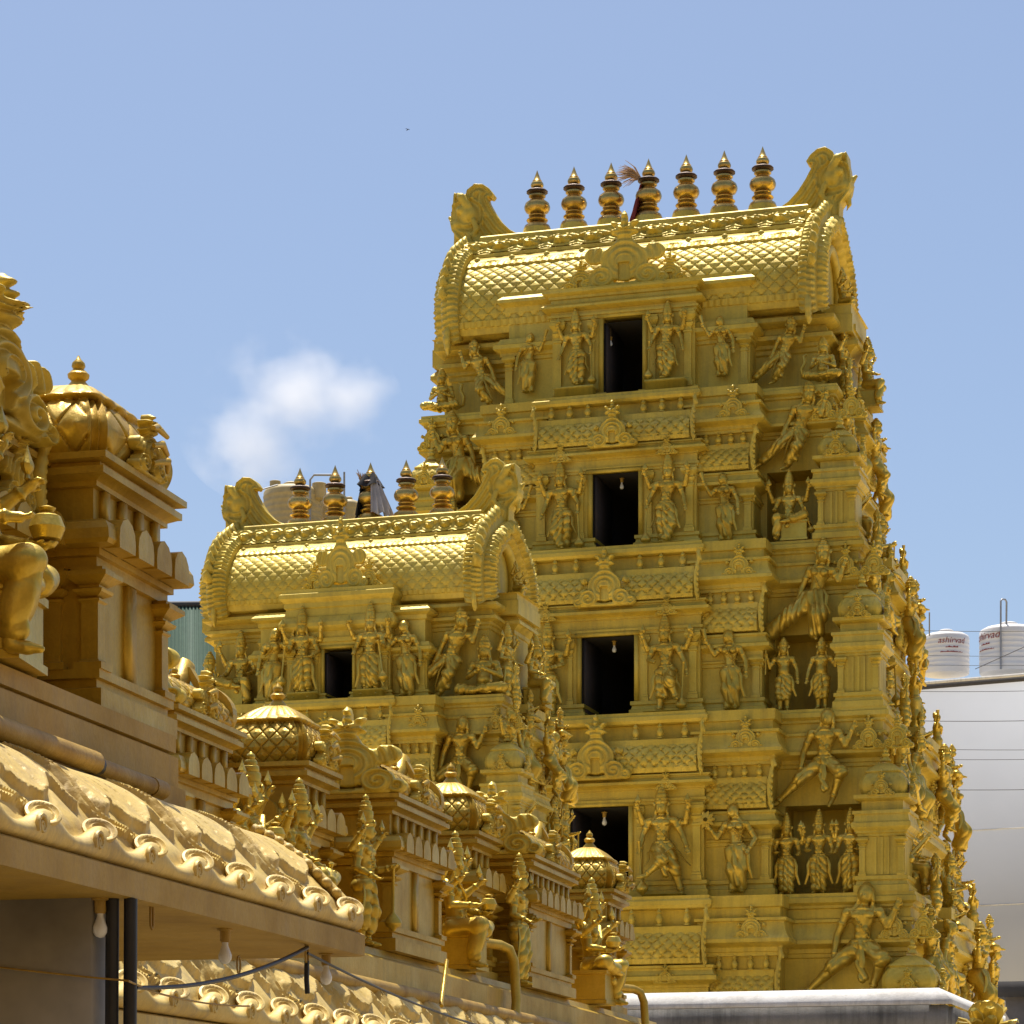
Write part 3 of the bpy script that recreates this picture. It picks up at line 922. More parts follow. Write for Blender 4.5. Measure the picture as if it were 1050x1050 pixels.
IENT = [(0, .265), (.025, .268), (.025, .285), (.05, .29), (.05, .30), (.02, .305), (.02, .35), (.05, .36), (.11, .368), (.14, .372), (.14, .39), (.10, .40), (.07, .425), (.07, .435), (.09, .438), (.09, .45), (.04, .455), (-.02, .46), (-.02, .70)]
CORN = [(.03, .695), (.03, .712), (.055, .716), (.055, .735), (.10, .745), (.17, .752), (.20, .757), (.20, .774), (.18, .780), (.155, .795), (.125, .82), (.11, .85), (.11, .857), (.15, .861), (.15, .875), (.04, .88), (.04, .925), (.08, .93), (.08, .985)]
KUTA = [(0, .29), (.02, .293), (.02, .305), (.045, .31), (.045, .32), (.09, .335), (.10, .34), (.10, .36), (.07, .37), (.06, .395), (.06, .405), (.085, .408), (.085, .425), (-.03, .43), (-.03, .478), (.03, .482), (.07, .49), (.07, .51), (-.05, .512)]

def vault_panel(mb, x0, x1, y, z0, z1, bulge, pu, depth, res):
    """front of a small barrel roof: quilted convex panel between x0..x1, foot at plane y"""
    nu = max(8, int((x1 - x0) / res)); nv = max(8, int((z1 - z0) * 1.3 / res))
    u = np.linspace(x0, x1, nu); t = np.linspace(0, 1, nv)
    U, Tt = np.meshgrid(u, t, indexing='ij')
    Z = z0 + (z1 - z0) * Tt
    off = bulge * np.sin(np.pi * np.clip(.22 + .62 * Tt, 0, 1)) - bulge * .9 * Tt ** 2
    L = lattice(U, Z, pu, pu, depth)
    L = np.where((Tt < .14), depth * .6 * np.abs(np.sin(U / pu * math.pi * 1.5)), L)
    L = np.where((Tt > .84), depth * .3, L)
    P = np.stack([U, y - off - L, Z], -1)
    mb.grid(P)
    mb.box(x0, x1, y - bulge * .2, y + .35, z0 - .002, z0 + (z1 - z0) * .98)

ORD = ['top', 'second', 'third', 'fourth', 'fifth']

def gopuram(name, label, org, rz, tiers, q, barrel, who, res, nk, statues):
    X0, Y0 = org
    tw = thing(name, label, 'temple tower', (X0, Y0, 0), rz)
    MW = T(X0, Y0, 0) @ RZ(rz)
    G = SH
    def put(mesh, nm, x, y, z, sx, sy=None, sz=None, r=0.0, par=None):
        return link(nm, mesh, par or tw, T(x, y, z) @ RZ(r) @ S(sx, sy, sz))
    def stat(pose, x, y, z, r, ht, lab, grp, mirror=False):
        return statue(pose, (x, y, z), r, ht, lab, grp, mirror, parent_M=MW)
    for ti, t in enumerate(tiers):
        zb, zt = t['z'] + ZC, t['zt'] + ZC
        H = zt - zb
        W, D, Fr, c, i, dw, dt = t['W'], t['D'], t['F'], t['c'], t['i'], t['dw'], t['dt'] + ZC
        top = ti == 0
        D2 = D + t.get('bk', 0)
        ndh = dw + .12 * q
        back = Fr * .1
        # core wall, notched behind the doorway
        m = MB()
        notch = [(-W, -D), (-ndh, -D), (-ndh, back), (ndh, back), (ndh, -D), (W, -D), (W, D2), (-W, D2)]
        if t.get('p0') and not top:      # deep niches between the side bays and the corner pavilions
            n0, n1, nd = i + .10 * q, t['p0'] - .02 * q, -D + .62 * q
            notch = [(-W, -D), (-n1, -D), (-n1, nd), (-n0, nd), (-n0, -D), (-ndh, -D), (-ndh, back), (ndh, back), (ndh, -D), (n0, -D), (n0, nd), (n1, nd), (n1, -D), (W, -D), (W, D2), (-W, D2)]
        low = [(d * q, zb + a * H) for d, a in CORE if a < .2] + [(0, dt)]
        m.molding(notch, low)
        if top:
            zs = barrel['z'] + ZC
            hi = [(0, dt + .002), (0, zs - .62 * q), (.03 * q, zs - .60 * q), (.03 * q, zs - .54 * q), (.07 * q, zs - .52 * q), (.07 * q, zs - .47 * q), (.14 * q, zs - .43 * q), (.18 * q, zs - .42 * q), (.18 * q, zs - .36 * q), (.10 * q, zs - .32 * q), (.06 * q, zs - .22 * q), (.16 * q, zs - .20 * q), (.22 * q, zs - .16 * q), (.22 * q, zs - .10 * q), (.05 * q, zs - .08 * q), (.05 * q, zs - .02 * q)]
            m = MB()
            nd2 = ndh + .2 * q
            for a_, b_ in ((-W, -nd2), (nd2, W)):
                m.molding(rect(a_, b_, -D, D2), [(d * q, zb + a * H) for d, a in CORE if a < .2] + hi[1:])
        else:
            hi = [(0, dt + .002)] + [(d * q, zb + a * H) for d, a in CORE if a > .6]
        if not top:
            m.molding(rect(-W, W, -D, D2), hi)
        m.build('storey_wall', GOLD, tw, 25)
        # pedestals under the guardians
        for sx in (-1, 1):
            m = MB()
            xg = (dw + c) / 2 * sx
            ph_ = .18 * q if top else .03 * q
            m.molding(rect(xg - .30 * q, xg + .30 * q, -Fr - .26 * q, -Fr + .1), [(0, zb - .02), (0, zb + ph_ * .8), (.015 * q, zb + ph_ * .85), (.015 * q, zb + ph_)])
            m.build('pedestal', GOLD, tw, 0)
        # room behind the doorway, its shade painted in as a near-black lining
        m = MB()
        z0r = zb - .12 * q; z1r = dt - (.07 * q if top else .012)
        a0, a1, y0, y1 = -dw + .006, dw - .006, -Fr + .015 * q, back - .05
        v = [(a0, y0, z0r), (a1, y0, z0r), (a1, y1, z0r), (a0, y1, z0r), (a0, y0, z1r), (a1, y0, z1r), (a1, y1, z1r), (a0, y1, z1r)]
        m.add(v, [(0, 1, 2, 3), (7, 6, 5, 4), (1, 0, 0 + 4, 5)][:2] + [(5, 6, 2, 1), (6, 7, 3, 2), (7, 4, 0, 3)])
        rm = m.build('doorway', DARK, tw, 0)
        m = MB(); m.box(-dw + .012, -dw + .05 * q, -Fr + .06 * q, -Fr + 1.0 * q, z0r + .01, z1r - .01)
        m.build('door_leaf', DARKWOOD, rm, 0)
        # centre bay
        m = MB()
        ze = dt
        for sx in (-1, 1):
            a, b = (dw, c) if sx > 0 else (-c, -dw)
            m.molding(rect(a, b, -Fr, -D + .05), [(d * q, zb + x * H) for d, x in BASE] + [(0, ze - .001)])
        if top:
            zc0 = barrel['gz'] + ZC
            gp_ = zc0 - ze
            e2 = [(d * q, ze + f * gp_) for d, f in [(0, 0), (.03, .01), (.03, .10), (.06, .11), (.06, .18), (.02, .19), (.02, .29), (.05, .31), (.12, .35), (.14, .37), (.14, .43), (.10, .49), (.06, .54), (.02, .55), (.02, .68), (.05, .70), (.05, .78), (.11, .83), (.13, .85), (.13, .92), (.08, .94), (.08, 1)]]
            m.molding(rect(-c, c, -Fr, .0), e2)
        else:
            sc = (ze - (zb + .405 * H))
            m.molding(rect(-c, c, -Fr, -D + .05), [(d * q, zb + x * H + (sc * (1 - (x - .405) / .25) if x < .65 else 0)) for d, x in ENT] )
        m.build('centre_bay', GOLD, tw, 25)
        # raised door frame
        m = MB()
        fw = .07 * q
        for sx in (-1, 1):
            xa = sx * (dw + .001); xb = sx * (dw + fw)
            m.box(min(xa, xb), max(xa, xb), -Fr - .03 * q, -Fr + .05, zb + .09 * H, ze + fw)
        m.box(-dw - fw - .02 * q, dw + fw + .02 * q, -Fr - .045 * q, -Fr + .02, ze - .001, ze + fw * .9)
        m.build('door_frame', GOLD, tw, 0)
        # pilasters of the centre bay and the bays beside it
        ph = ze - zb - .085 * H
        pil = G['pilaster']
        for sx in (-1, 1):
            put(pil, 'pilaster', sx * (c - .10 * q), -Fr - .01 * q, zb + .085 * H, .11 * q, .09 * q, ph)
            put(pil, 'pilaster', sx * (dw + .17 * q), -Fr - .005 * q, zb + .085 * H, .07 * q, .05 * q, ph * .98)
        Fi = Fr - .17 * q
        for sx in (-1, 1):
            m = MB()
            a, b = (c - .05 * q, i) if sx > 0 else (-i, -c + .05 * q)
            if top:
                zi = barrel['iz'] + ZC
                zw = zb + .42 * (zi - zb)
                m.molding(rect(a, b, -Fi, .0), [(d * q, zb + x * H) for d, x in BASE] + [(0, zw), (.03 * q, zw + .01), (.03 * q, zw + .06 * q), (.06 * q, zw + .07 * q), (.06 * q, zw + .12 * q), (.13 * q, zw + .16 * q), (.15 * q, zw + .17 * q), (.15 * q, zw + .23 * q), (.10 * q, zw + .26 * q), (.06 * q, zw + .34 * q), (-.05 * q, zw + .36 * q), (-.05 * q, zi - .30 * q), (-.01 * q, zi - .28 * q), (.0 * q, zi - .2 * q), (.08 * q, zi - .16 * q), (.10 * q, zi - .15 * q), (.10 * q, zi - .10 * q), (.02 * q, zi - .03 * q), (.02 * q, zi)])
                phi = zw - zb - .085 * H
            else:
                m.molding(rect(a, b, -Fi, -D + .05), [(d * q, zb + x * H) for d, x in BASE] + [(d * q, zb + x * H) for d, x in IENT])
                m.molding(rect(a, b, -Fi - .02, -D + .05), [(d * q, zb + x * H) for d, x in CORN])
                phi = .265 * H - .085 * H
            m.build('side_bay', GOLD, tw, 25)
            put(pil, 'pilaster', sx * (i - .08 * q), -Fi - .005 * q, zb + .085 * H, .10 * q, .08 * q, phi + .05 * H)
            if not top:
                # little vaulted roof of the side bay with its balusters
                m = MB()
                aa, bb = (c + .02 * q, i - .05 * q) if sx > 0 else (-i + .05 * q, -c - .02 * q)
                vault_panel(m, aa, bb, -Fi - .02 * q, zb + .463 * H, zb + .632 * H, .12 * q, .14 * q, .034 * q, res)
                m.build('vaulted_roof', GOLD, tw, 40)
                put(G['bracket'], 'scroll_bracket', sx * (i + .005), -Fi - .08 * q, zb + .455 * H, sx * .30 * q, .34 * q, .27 * H)
                nb = 4
                for b_ in range(nb):
                    xx = aa + (bb - aa) * (b_ + .5) / nb
                    put(G['baluster'], 'baluster', xx, -Fi - .05 * q, zb + .628 * H, .28 * q, .28 * q, .072 * H)
                put(G['gable'], 'horseshoe_gable', sx * (c + i) / 2 + sx * .14 * q, -Fi - .16 * q, zb + .765 * H, .48 * q, .5 * q, .44 * q)
        if not top:
            m = MB()
            vault_panel(m, -c + .08 * q, c - .08 * q, -Fr - .02 * q, zb + .66 * H, zb + .845 * H, .16 * q, .16 * q, .036 * q, res)
            m.build('vaulted_roof', GOLD, tw, 40)
            m = MB()
            m.box(-c + .05 * q, c - .05 * q, -Fr + .12 * q, -D + .02, zb + .84 * H, zb + .925 * H)
            m.molding(rect(-c, c, -Fr + .02 * q, -D + .03), [(.0, zb + .926 * H), (.03 * q, zb + .93 * H), (.06 * q, zb + .945 * H), (.06 * q, zb + .965 * H), (.02, zb + .975 * H), (.02, zb + .99 * H)])
            m.build('ledge', GOLD, tw, 25)
            nb = 8
            for b_ in range(nb):
                xx = (-c + .1 * q) + (2 * c - .2 * q) * (b_ + .5) / nb
                if abs(xx) > .2 * q:
                    put(G['baluster'], 'baluster', xx, -Fr + .0 * q, zb + .846 * H, .30 * q, .30 * q, .085 * H)
            for sx in (-1, 1):
                put(G['bracket'], 'scroll_bracket', sx * (c - .03 * q), -Fr - .12 * q, zb + .65 * H, sx * .26 * q, .34 * q, .26 * H)
                put(G['gable'], 'horseshoe_gable', sx * c * .66, -Fr - .13 * q, zb + .565 * H, .30 * q, .4 * q, .24 * q)
            gs = t.get('g', .8)
            put(G['gable'], 'horseshoe_gable', 0, -Fr - .18 * q, zb + .63 * H, 1.12 * gs * q, .8 * q, gs * q)
        # corner pavilions
        if t.get('p0'):
            p0, p1 = t['p0'], t['p1']
            Fp = Fr - .13 * q
            for sx in (-1, 1):
                m = MB()
                li = t.get('li', .28 * q)
                a, b = (p0, p1) if sx > 0 else (-p1 + li, -p0 + li)
                y1 = -Fp + (p1 - p0) * 1.0
                m.molding(rect(a, b, -Fp, y1), [(d * q, zb + x * H) for d, x in BASE] + [(d * q, zb + x * H) for d, x in KUTA])
                for f_ in (.36, .5, .64):
                    xx = a + (b - a) * f_
                    m.box(xx - .018 * q, xx + .018 * q, -Fp - .02 * q, -Fp + .02, zb + .09 * H, zb + .288 * H)
                pv = m.build('corner_pavilion', GOLD, tw, 25)
                wv = (p1 - p0) * .5
                link('pavilion_dome', G['kuta'], pv, T((a + b) / 2, (-Fp + y1) / 2, zb + .51 * H) @ S(wv * 1.9, (y1 + Fp) * .95, .20 * H))
                m = MB(); small_finial(m, ((a + b) / 2, (-Fp + y1) / 2, zb + .70 * H), .16 * q, 8)
                m.build('finial', GOLD, pv, 50)
                for xx in (a + .05 * q, b - .05 * q):
                    link('pilaster', pil, pv, T(xx, -Fp - .005 * q, zb + .085 * H) @ S(.08 * q, .08 * q, .20 * H))
                link('horseshoe_gable', G['gable'], pv, T((a + b) / 2, -Fp - .06 * q, zb + .50 * H) @ S(.34 * q, .5 * q, .32 * q))
                if sx > 0: link('horseshoe_gable', G['gable'], pv, T(b + .06 * q, (-Fp + y1) / 2, zb + .50 * H) @ RZ(R(90 * sx)) @ S(.34 * q, .5 * q, .32 * q))
                # gables on the cornice above
                for xx in ((p0 + p1) / 2 - .26 * q, (p0 + p1) / 2 + .16 * q)[:2 if sx > 0 else 1]:
                    put(G['gable'], 'horseshoe_gable', sx * xx, -D - .20 * q, zb + .77 * H, .42 * q, .5 * q, .44 * q)
        # shaded right flank (and the hidden left one, for its outline)
        for sx in (-1, 1):
            m = MB()
            hw = (D + D2) / 2 * .42; ym = (D2 - D) / 2
            a, b = (W - .1, W + .30 * q) if sx > 0 else (-W - .30 * q, -W + .1)
            if not top:
                m.molding(rect(a, b, ym - hw, ym + hw), [(d * q, zb + x * H) for d, x in BASE] + [(d * q, zb + x * H) for d, x in IENT])
                m.molding(rect(a, b, ym - hw, ym + hw), [(d * q, zb + x * H) for d, x in CORN])
                m.build('flank_bay', GOLD, tw, 25)
                put(G['gable'], 'horseshoe_gable', sx * (W + .36 * q), ym, zb + .52 * H, .75 * q, .6 * q, .62 * q, r=R(90 * sx))
                for yy in (-hw * 1.7, hw * 1.7):
                    put(G['gable'], 'horseshoe_gable', sx * (W + .2 * q), ym + yy, zb + .77 * H, .42 * q, .5 * q, .44 * q, r=R(90 * sx))
            else:
                zs = barrel['z'] + ZC
                m.molding(rect(a, b, ym - hw, ym + hw), [(d * q, zb + x * H) for d, x in BASE] + [(0, zs - .62 * q), (.03 * q, zs - .60 * q), (.03 * q, zs - .52 * q), (.14 * q, zs - .43 * q), (.18 * q, zs - .42 * q), (.18 * q, zs - .36 * q), (.06 * q, zs - .22 * q), (.14 * q, zs - .2 * q), (.14 * q, zs - .1 * q)])
                m.build('flank_bay', GOLD, tw, 25)
        statues(ti, t, stat, zb, H, q)
    # ---------------------------------------------------------------- barrel roof
    B = barrel
    zs = B['z'] + ZC; hgt = B['h']; r = B['r']; L = B['L']
    def half(tt):                                   # bulging vault profile, tt 0..1 foot to crown
        a = R(-18 + 108 * tt)
        return r * 1.05 * math.cos(a) / math.cos(R(0)) , (math.sin(a) + math.sin(R(18))) / (1 + math.sin(R(18)))
    nt = int(2.3 * hgt / res); nu = int(2 * L / res)
    tt = np.linspace(0, .93, nt)
    hv = np.array([half(x) for x in tt]); yy = hv[:, 0]; zz = zs + hv[:, 1] * hgt
    arc = np.concatenate([[0], np.cumsum(np.hypot(np.diff(yy), np.diff(zz)))])
    A = arc / arc[-1]
    u = np.linspace(-L, L, nu)
    U, AR = np.meshgrid(u, arc, indexing='ij'); _, AA = np.meshgrid(u, A, indexing='ij')
    pu = B['pu']
    Lh = lattice(U, AR, pu, pu * .95, .025 * q)
    Lh = np.where(AA < .09, .03 * q * np.abs(np.sin(U / pu * 3.14159 * 2)) * (AA > .045), Lh)
    b0 = B['band']
    Lh = np.where((AA > b0) & (AA < b0 + .05), .02 * q + .02 * q * np.abs(np.sin(U / pu * 3.14159 * 2.0)), Lh)
    Lh = np.where((AA >= b0 + .05) & (AA < b0 + .085), .035 * q + .012 * q * np.cos(U / pu * 3.14159 * 9), Lh)
    Lh = np.where(AA >= b0 + .085, .045 * q, Lh)
    Lh = np.where((AA >= b0 + .14) & (AA < b0 + .155), .015 * q, Lh)
    dy = np.gradient(yy, arc); dz = np.gradient(zz, arc)
    ny, nz = dz, -dy
    m = MB()
    for sg in (-1, 1):
        P = np.stack([U, sg * (yy[None, :] + Lh * ny[None, :]), zz[None, :] + Lh * nz[None, :]], -1)
        if sg > 0: P = P[:, ::-1]
        m.grid(P)
    ins = [(-yy[k] + .04, zz[k]) for k in range(0, nt, 6)] + [(yy[k] - .04, zz[k]) for k in range(nt - 1, -1, -6)]
    br = m.build('barrel_roof', GOLD, tw, 40)
    m = MB()
    m.prism([(a, z) for a, z in ins], -L, L, SWAP)
    m.build('roof_core', GOLD, br, 30)
    # eaves slab under the vault
    m = MB()
    m.molding(rect(-L + .02, L - .02, -r * .86, r * .86), [(0, zs - .03 * q), (.04 * q, zs - .02 * q), (.12 * q, zs + .01 * q), (.12 * q, zs + .05 * q)])
    m.build('eaves', GOLD, br, 25)
    # studs along the upper band
    nst = B['studs']
    k = int(np.argmin(np.abs(A - (b0 + .115))))
    for s_ in range(nst):
        m = MB()
        xx = -L + 2 * L * (s_ + .5) / nst
        m.lathe([(.05 * q, -.02 * q), (.05 * q, .02 * q), (.035 * q, .035 * q), (.02 * q, .045 * q), (.005, .05 * q)], 10, c=(0, 0, 0), M=T(xx, -yy[k] - .03 * q, zz[k] + .03 * q) @ RX(R(55)))
        m.build('stud', GOLD, br, 40)
    # ridge cornice with swags
    zr0 = zs + B['r0'] * hgt; zr1 = zs + hgt + B['rt']
    hw = B['rw']
    m = MB()
    m.molding(rect(-L, L, -hw * .8, hw * .8), [(0, zr0 - .25 * q), (0, zr0)], cap=False)
    m.molding(rect(-L, L, -hw, hw), [(-.1 * q, zr0), (.0, zr0 + .01), (.03 * q, zr0 + .03 * q), (.03 * q, zr0 + .08 * q), (0, zr0 + .1 * q), (-.22 * q, zr1 - .13 * q), (-.20 * q, zr1 - .12 * q), (-.20 * q, zr1 - .02 * q), (-.22 * q, zr1)])
    rd = m.build('ridge', GOLD, br, 25)
    nu2 = int(2 * L / res); nv2 = max(10, int((zr1 - zr0) / res))
    u = np.linspace(-L, L, nu2); v = np.linspace(0, 1, nv2)
    U, V = np.meshgrid(u, v, indexing='ij')
    ps = B['ps']
    ph = U / ps * 2 * math.pi
    edge = .52 + .22 * np.cos(ph) - .10 * np.cos(2 * ph + .6)
    hh = np.clip((V - edge) / .07, 0, 1)
    cx = (U / ps - np.floor(U / ps) - .5)
    curl = np.clip(1 - np.sqrt((cx / .30) ** 2 + ((V - .52) / .22) ** 2), 0, 1)
    rel = .055 * q * hh + .05 * q * np.sqrt(curl) + .012 * q * np.cos(8 * np.sqrt((cx / .3) ** 2 + ((V - .55) / .25) ** 2))
    zf = zr0 + .10 * q + (zr1 - .13 * q - zr0 - .10 * q) * V
    yf = hw + .012 - .215 * q * V
    m = MB(); m.grid(np.stack([U, -(yf + rel), zf + rel * .5], -1)); m.grid(np.stack([U, (yf + rel), zf + rel * .5], -1)[:, ::-1])
    m.build('swag_relief', GOLD, rd, 50)
    # gable ends
    for sx in (-1, 1):
        n = 170
        ts = np.linspace(0, 1, n)
        cur = []
        for x in ts:
            a = R(-24 + 114 * x)
            cur.append((r * 1.10 * math.cos(a), zs - .10 * q + (math.sin(a) + math.sin(R(24))) / (1 + math.sin(R(24))) * (hgt + .22 * q) * (1 + .10 * max(0, x - .75) / .25)))
        full = [(-y, z) for y, z in cur] + [(y, z) for y, z in cur[::-1][1:]]
        full = np.array(full)
        tg = np.gradient(full, axis=0); tg /= np.linalg.norm(tg, axis=1)[:, None]
        nn = np.stack([-tg[:, 1], tg[:, 0]], 1)
        th = B['ga']
        sec = [(-.16, -.20), (-.16, .02), (-.10, .08), (-.02, .10), (.05, .10), (.10, .06), (.12, -.02), (.20, -.04), (.26, -.09), (.26, -.16), (.18, -.20), (.20, -.26), (.12, -.32), (.0, -.34), (-.06, -.30)]
        P = np.zeros((len(full), len(sec) + 1, 3))
        for a_, (pt, nrm) in enumerate(zip(full, nn)):
            wv = 1 + .035 * math.sin(a_ * .55)
            for b_, (du, dn) in enumerate(sec + sec[:1]):
                if 2 <= b_ <= 4 or 7 <= b_ <= 9: dn = dn + .022 * math.sin(a_ * (1.1 if b_ < 6 else .8) + b_ * 2.1); du = du + .012 * math.cos(a_ * 1.1)
                P[a_, b_] = (sx * (L + du * th), pt[0] + nrm[0] * dn * th * wv, pt[1] + nrm[1] * dn * th * wv)
        m = MB(); m.grid(P if sx < 0 else P[:, ::-1])
        ga = m.build('gable_arch', GOLD, tw, 45)
        # leaf fringe, worked on to the arch as one crest strip
        m = MB()
        nl = 21
        idx = np.linspace(48, len(full) - 49, nl).astype(int)
        for w_, a_ in enumerate(idx):
            pt, nrm, tt_ = full[a_], nn[a_], tg[a_]
            b0_ = pt + nrm * .06 * th
            e = .15 * th
            dirv = nrm + tt_ * (.5 if a_ < len(full) / 2 else -.5)
            dirv /= np.linalg.norm(dirv)
            x_ = sx * (L + .04 * th)
            pts = [(x_, *(b0_)), (x_ + sx * .03 * th, *(b0_ + nrm * e * .45)), (x_ + sx * .02, *(b0_ + dirv * e * .85)), (x_, *(b0_ + dirv * e * 1.15))]
            mm = MB(); mm.tube(pts, [.07 * th, .075 * th, .045 * th, .006], 6)
            mm.build('leaf_tip', GOLD, ga, 60)
        # recessed wall and boss inside the arch
        m = MB()
        inn = full - nn * .25 * th
        m.prism([(a, b) for a, b in inn], *sorted((sx * (L - .12 * th), sx * (L + .02 * th))), SWAP)
        m.build('gable_wall', GOLD, ga, 30)
        for rr_ in (.62, .42):
            pts = [(sx * (L + .06 * th), rr_ * r * math.cos(R(-30 + a_ * 12)), zs + hgt * .42 + rr_ * r * 1.05 * math.sin(R(-30 + a_ * 12))) for a_ in range(21)]
            m = MB(); m.tube(pts, .08 * th, 8); m.build('arch_rib', GOLD, ga, 60)
        stat('seated_many_armed', sx * (L + .22 * th), 0, zs + .12 * hgt, R(90 * sx), hgt * .50, 'golden seated many-armed statue inside the %s gable arch of %s' % ('right-hand' if sx > 0 else 'left-hand', who), None)
        m = MB(); m.molding(rect(-.5 * r, .5 * r, -.28 * q, .28 * q), [(.02, zs - .25 * q), (.02, zs + .02), (0, zs + .03), (0, zs + .11 * hgt), (.03, zs + .12 * hgt)], M=T(sx * (L + .22 * th), 0, 0) @ RZ(R(90)))
        m.build('statue_plinth', GOLD, ga, 25)
        ks = B['crest']
        link('beast_crest', G['crest'], ga, T(sx * (L - .50 * ks), 0, zr1 - .06 * q) @ (RZ(R(180)) if sx < 0 else Matrix.Identity(4)) @ S(ks, ks * .9, ks))
        # leaf bracket at the foot of the arch
        for sy in (-1, 1):
            link('scroll_bracket', G['bracket'], ga, T(sx * (L + .0 * q), sy * r * 1.12, zs - .30 * q) @ RZ(R(-90 * sy)) @ S(.5 * q, .5 * q, .6 * q))
    # main gable over the doorway
    gw = B['gw']
    link('horseshoe_gable', G['gable_fine'], tw, T(0, B['gy'], B['gz'] + ZC) @ S(gw * .62, .7 * q, B['gh']))
    for sx in (-1, 1):
        link('horseshoe_gable', G['gable'], tw, T(sx * gw * .36, B['gy'] + .03, B['gz'] + ZC) @ S(gw * .30, .6 * q, B['gh'] * .42))
    # pots on the ridge
    for k in range(nk):
        xx = (k - (nk - 1) / 2) * B['kp']
        yk = MW @ Vector((xx, 0, zr1 + B['kz']))
        mm = MB(); kq = B['ks'] * .9
        mm.lathe([(.30 * kq, -B['kz'] - .02), (.26 * kq, -.02), (.24 * kq, .02)], 20, c=(xx, 0, zr1 + B['kz'])); mm.build('finial_base', GOLD, rd, 50)
        o = thing('ridge_finial', FIN[who][k], 'finial', yk, 0, 'pots along the ridge of ' + who)
        o.scale = (B['ks'] * B.get('kw', 1), B['ks'] * B.get('kw', 1), B['ks'])
        link('pot', G['kalasha'][0], o); link('cap', G['kalasha'][1], o); link('spire', G['kalasha'][2], o)
    return tw, MW
STATG = paint('statue_gold', (.60, .42, .06), (.46, .30, .035), (.70, .52, .11), rough=.33, metal=.62, spec=.4, scale=2, streak=.25)
GOLD = paint('gold_paint', (.64, .465, .060), (.53, .37, .042), (.72, .545, .10), rough=.46, metal=.24, spec=.4, streak=.32, dirt=(.16, .11, .04))
DARK = plain('room_shade_black', (.02, .016, .013), .9)  # near black stands in for the darkness of the unlit doorways
DARKWOOD = plain('dark_door', (.045, .032, .026), .8)
BRASS = paint('brass', (.60, .40, .11), (.34, .22, .07), (.72, .50, .17), rough=.27, metal=.85, scale=3, bump=.1)
BRONZE = paint('tarnished_bronze', (.10, .06, .04), (.05, .035, .03), (.16, .09, .05), rough=.5, metal=.5, scale=3)
SH = init_shared()
BIG, SMALL = 'the tall tower', 'the small tower'
FIN = {BIG: ['brass pot finial at the left end of the tall tower\'s ridge', 'brass pot finial second from the left on the tall tower\'s ridge', 'brass finial just left of the red-cloth one on the tall tower',
             'brass finial wrapped in red cloth with straw plume, middle of tall tower\'s ridge', 'brass finial just right of the red-cloth one on the tall tower',
             'brass pot finial second from the right on the tall tower\'s ridge', 'brass finial beside the right-hand beast head on the tall tower'],
       SMALL: ['brass finial before the large beige water tank, leftmost on the small tower', 'brass pot finial second from the left on the small tower\'s ridge',
               'brass pot finial wrapped in black and grey cloth on the small tower\'s ridge', 'brass pot finial just right of the cloth-wrapped one on the small tower\'s ridge',
               'brass finial at right end of small tower\'s ridge, before the taller tower']}
DESC = {'guardian_crossed': 'guardian with crossed legs and club', 'guardian_club': 'guardian with raised knee and club', 'guardian_stepping': 'guardian resting foot on club',
        'attendant': 'lady raising a fly whisk', 'attendant_wheel': 'lady holding up a toothed wheel', 'bearer_lunging': 'lunging bare-headed man',
        'bearer_flying': 'lunging crowned bearer', 'dancer_flying': 'lunging lady in flared skirt', 'seated_god': 'seated four-armed god',
        'seated_folded': 'cross-legged figure with joined hands', 'seated_tail': 'cross-legged monkey with curled tail', 'standing_god': 'standing four-armed god',
        'standing_staff': 'standing man with raised staff', 'seated_lady': 'seated lady with pot', 'musician': 'seated lute player',
        'standing_four_armed': 'standing god with hanging club', 'seated_many_armed': 'seated many-armed god'}
STOREY = {BIG: ['top', 'second', 'third', 'fourth', 'lowest'], SMALL: ['top', 'second', 'lowest']}

def front_statues(who, spec):
    def fn(ti, t, stat, zb, H, q):
        s = spec[ti] if ti < len(spec) else None
        if not s: return
        D, Fr, c, i, dw, W = t['D'], t['F'], t['c'], t['i'], t['dw'], t['W']
        st = STOREY[who][ti]
        for e in s.get('mid', []):              # pose, x, height, mirror, where, dy, dz
            pose, x, ht, mir, where = e[:5]
            yy = {'g': -Fr - .10 * q, 'a': -Fr + .06 * q, 'r': -D - (.24 if ti == 0 else .40) * q, 'u': -D - .16 * q, 'k': -D - .3 * q}[e[5]]
            z = zb + (e[6] if len(e) > 6 else 0) + .012
            rz = R(e[7]) if len(e) > 7 else 0
            stat(pose, x, yy, z, rz, ht, 'golden %s, %s, %s' % (DESC[pose], where.replace('the ', ''), who[4:]), 'statues on the front of ' + who, mir)
        for e in s.get('side', []):             # pose, x out, y, height, mirror, dz, rz, where
            pose, x, y, ht, mir, dz, rz, where = e
            stat(pose, W + x, y, zb + dz + .012, R(rz), ht, 'golden %s, %s, %s-storey right flank, %s' % (DESC[pose], where, st, who[4:]), 'statues on the right flank of ' + who, mir)
    return fn

def pair(pose, x, ht, kind, where, dz=0.0):
    return [(pose, x, ht, False, 'right of the ' + where, kind, dz), (pose, -x, ht, True, 'left of the ' + where, kind, dz)]

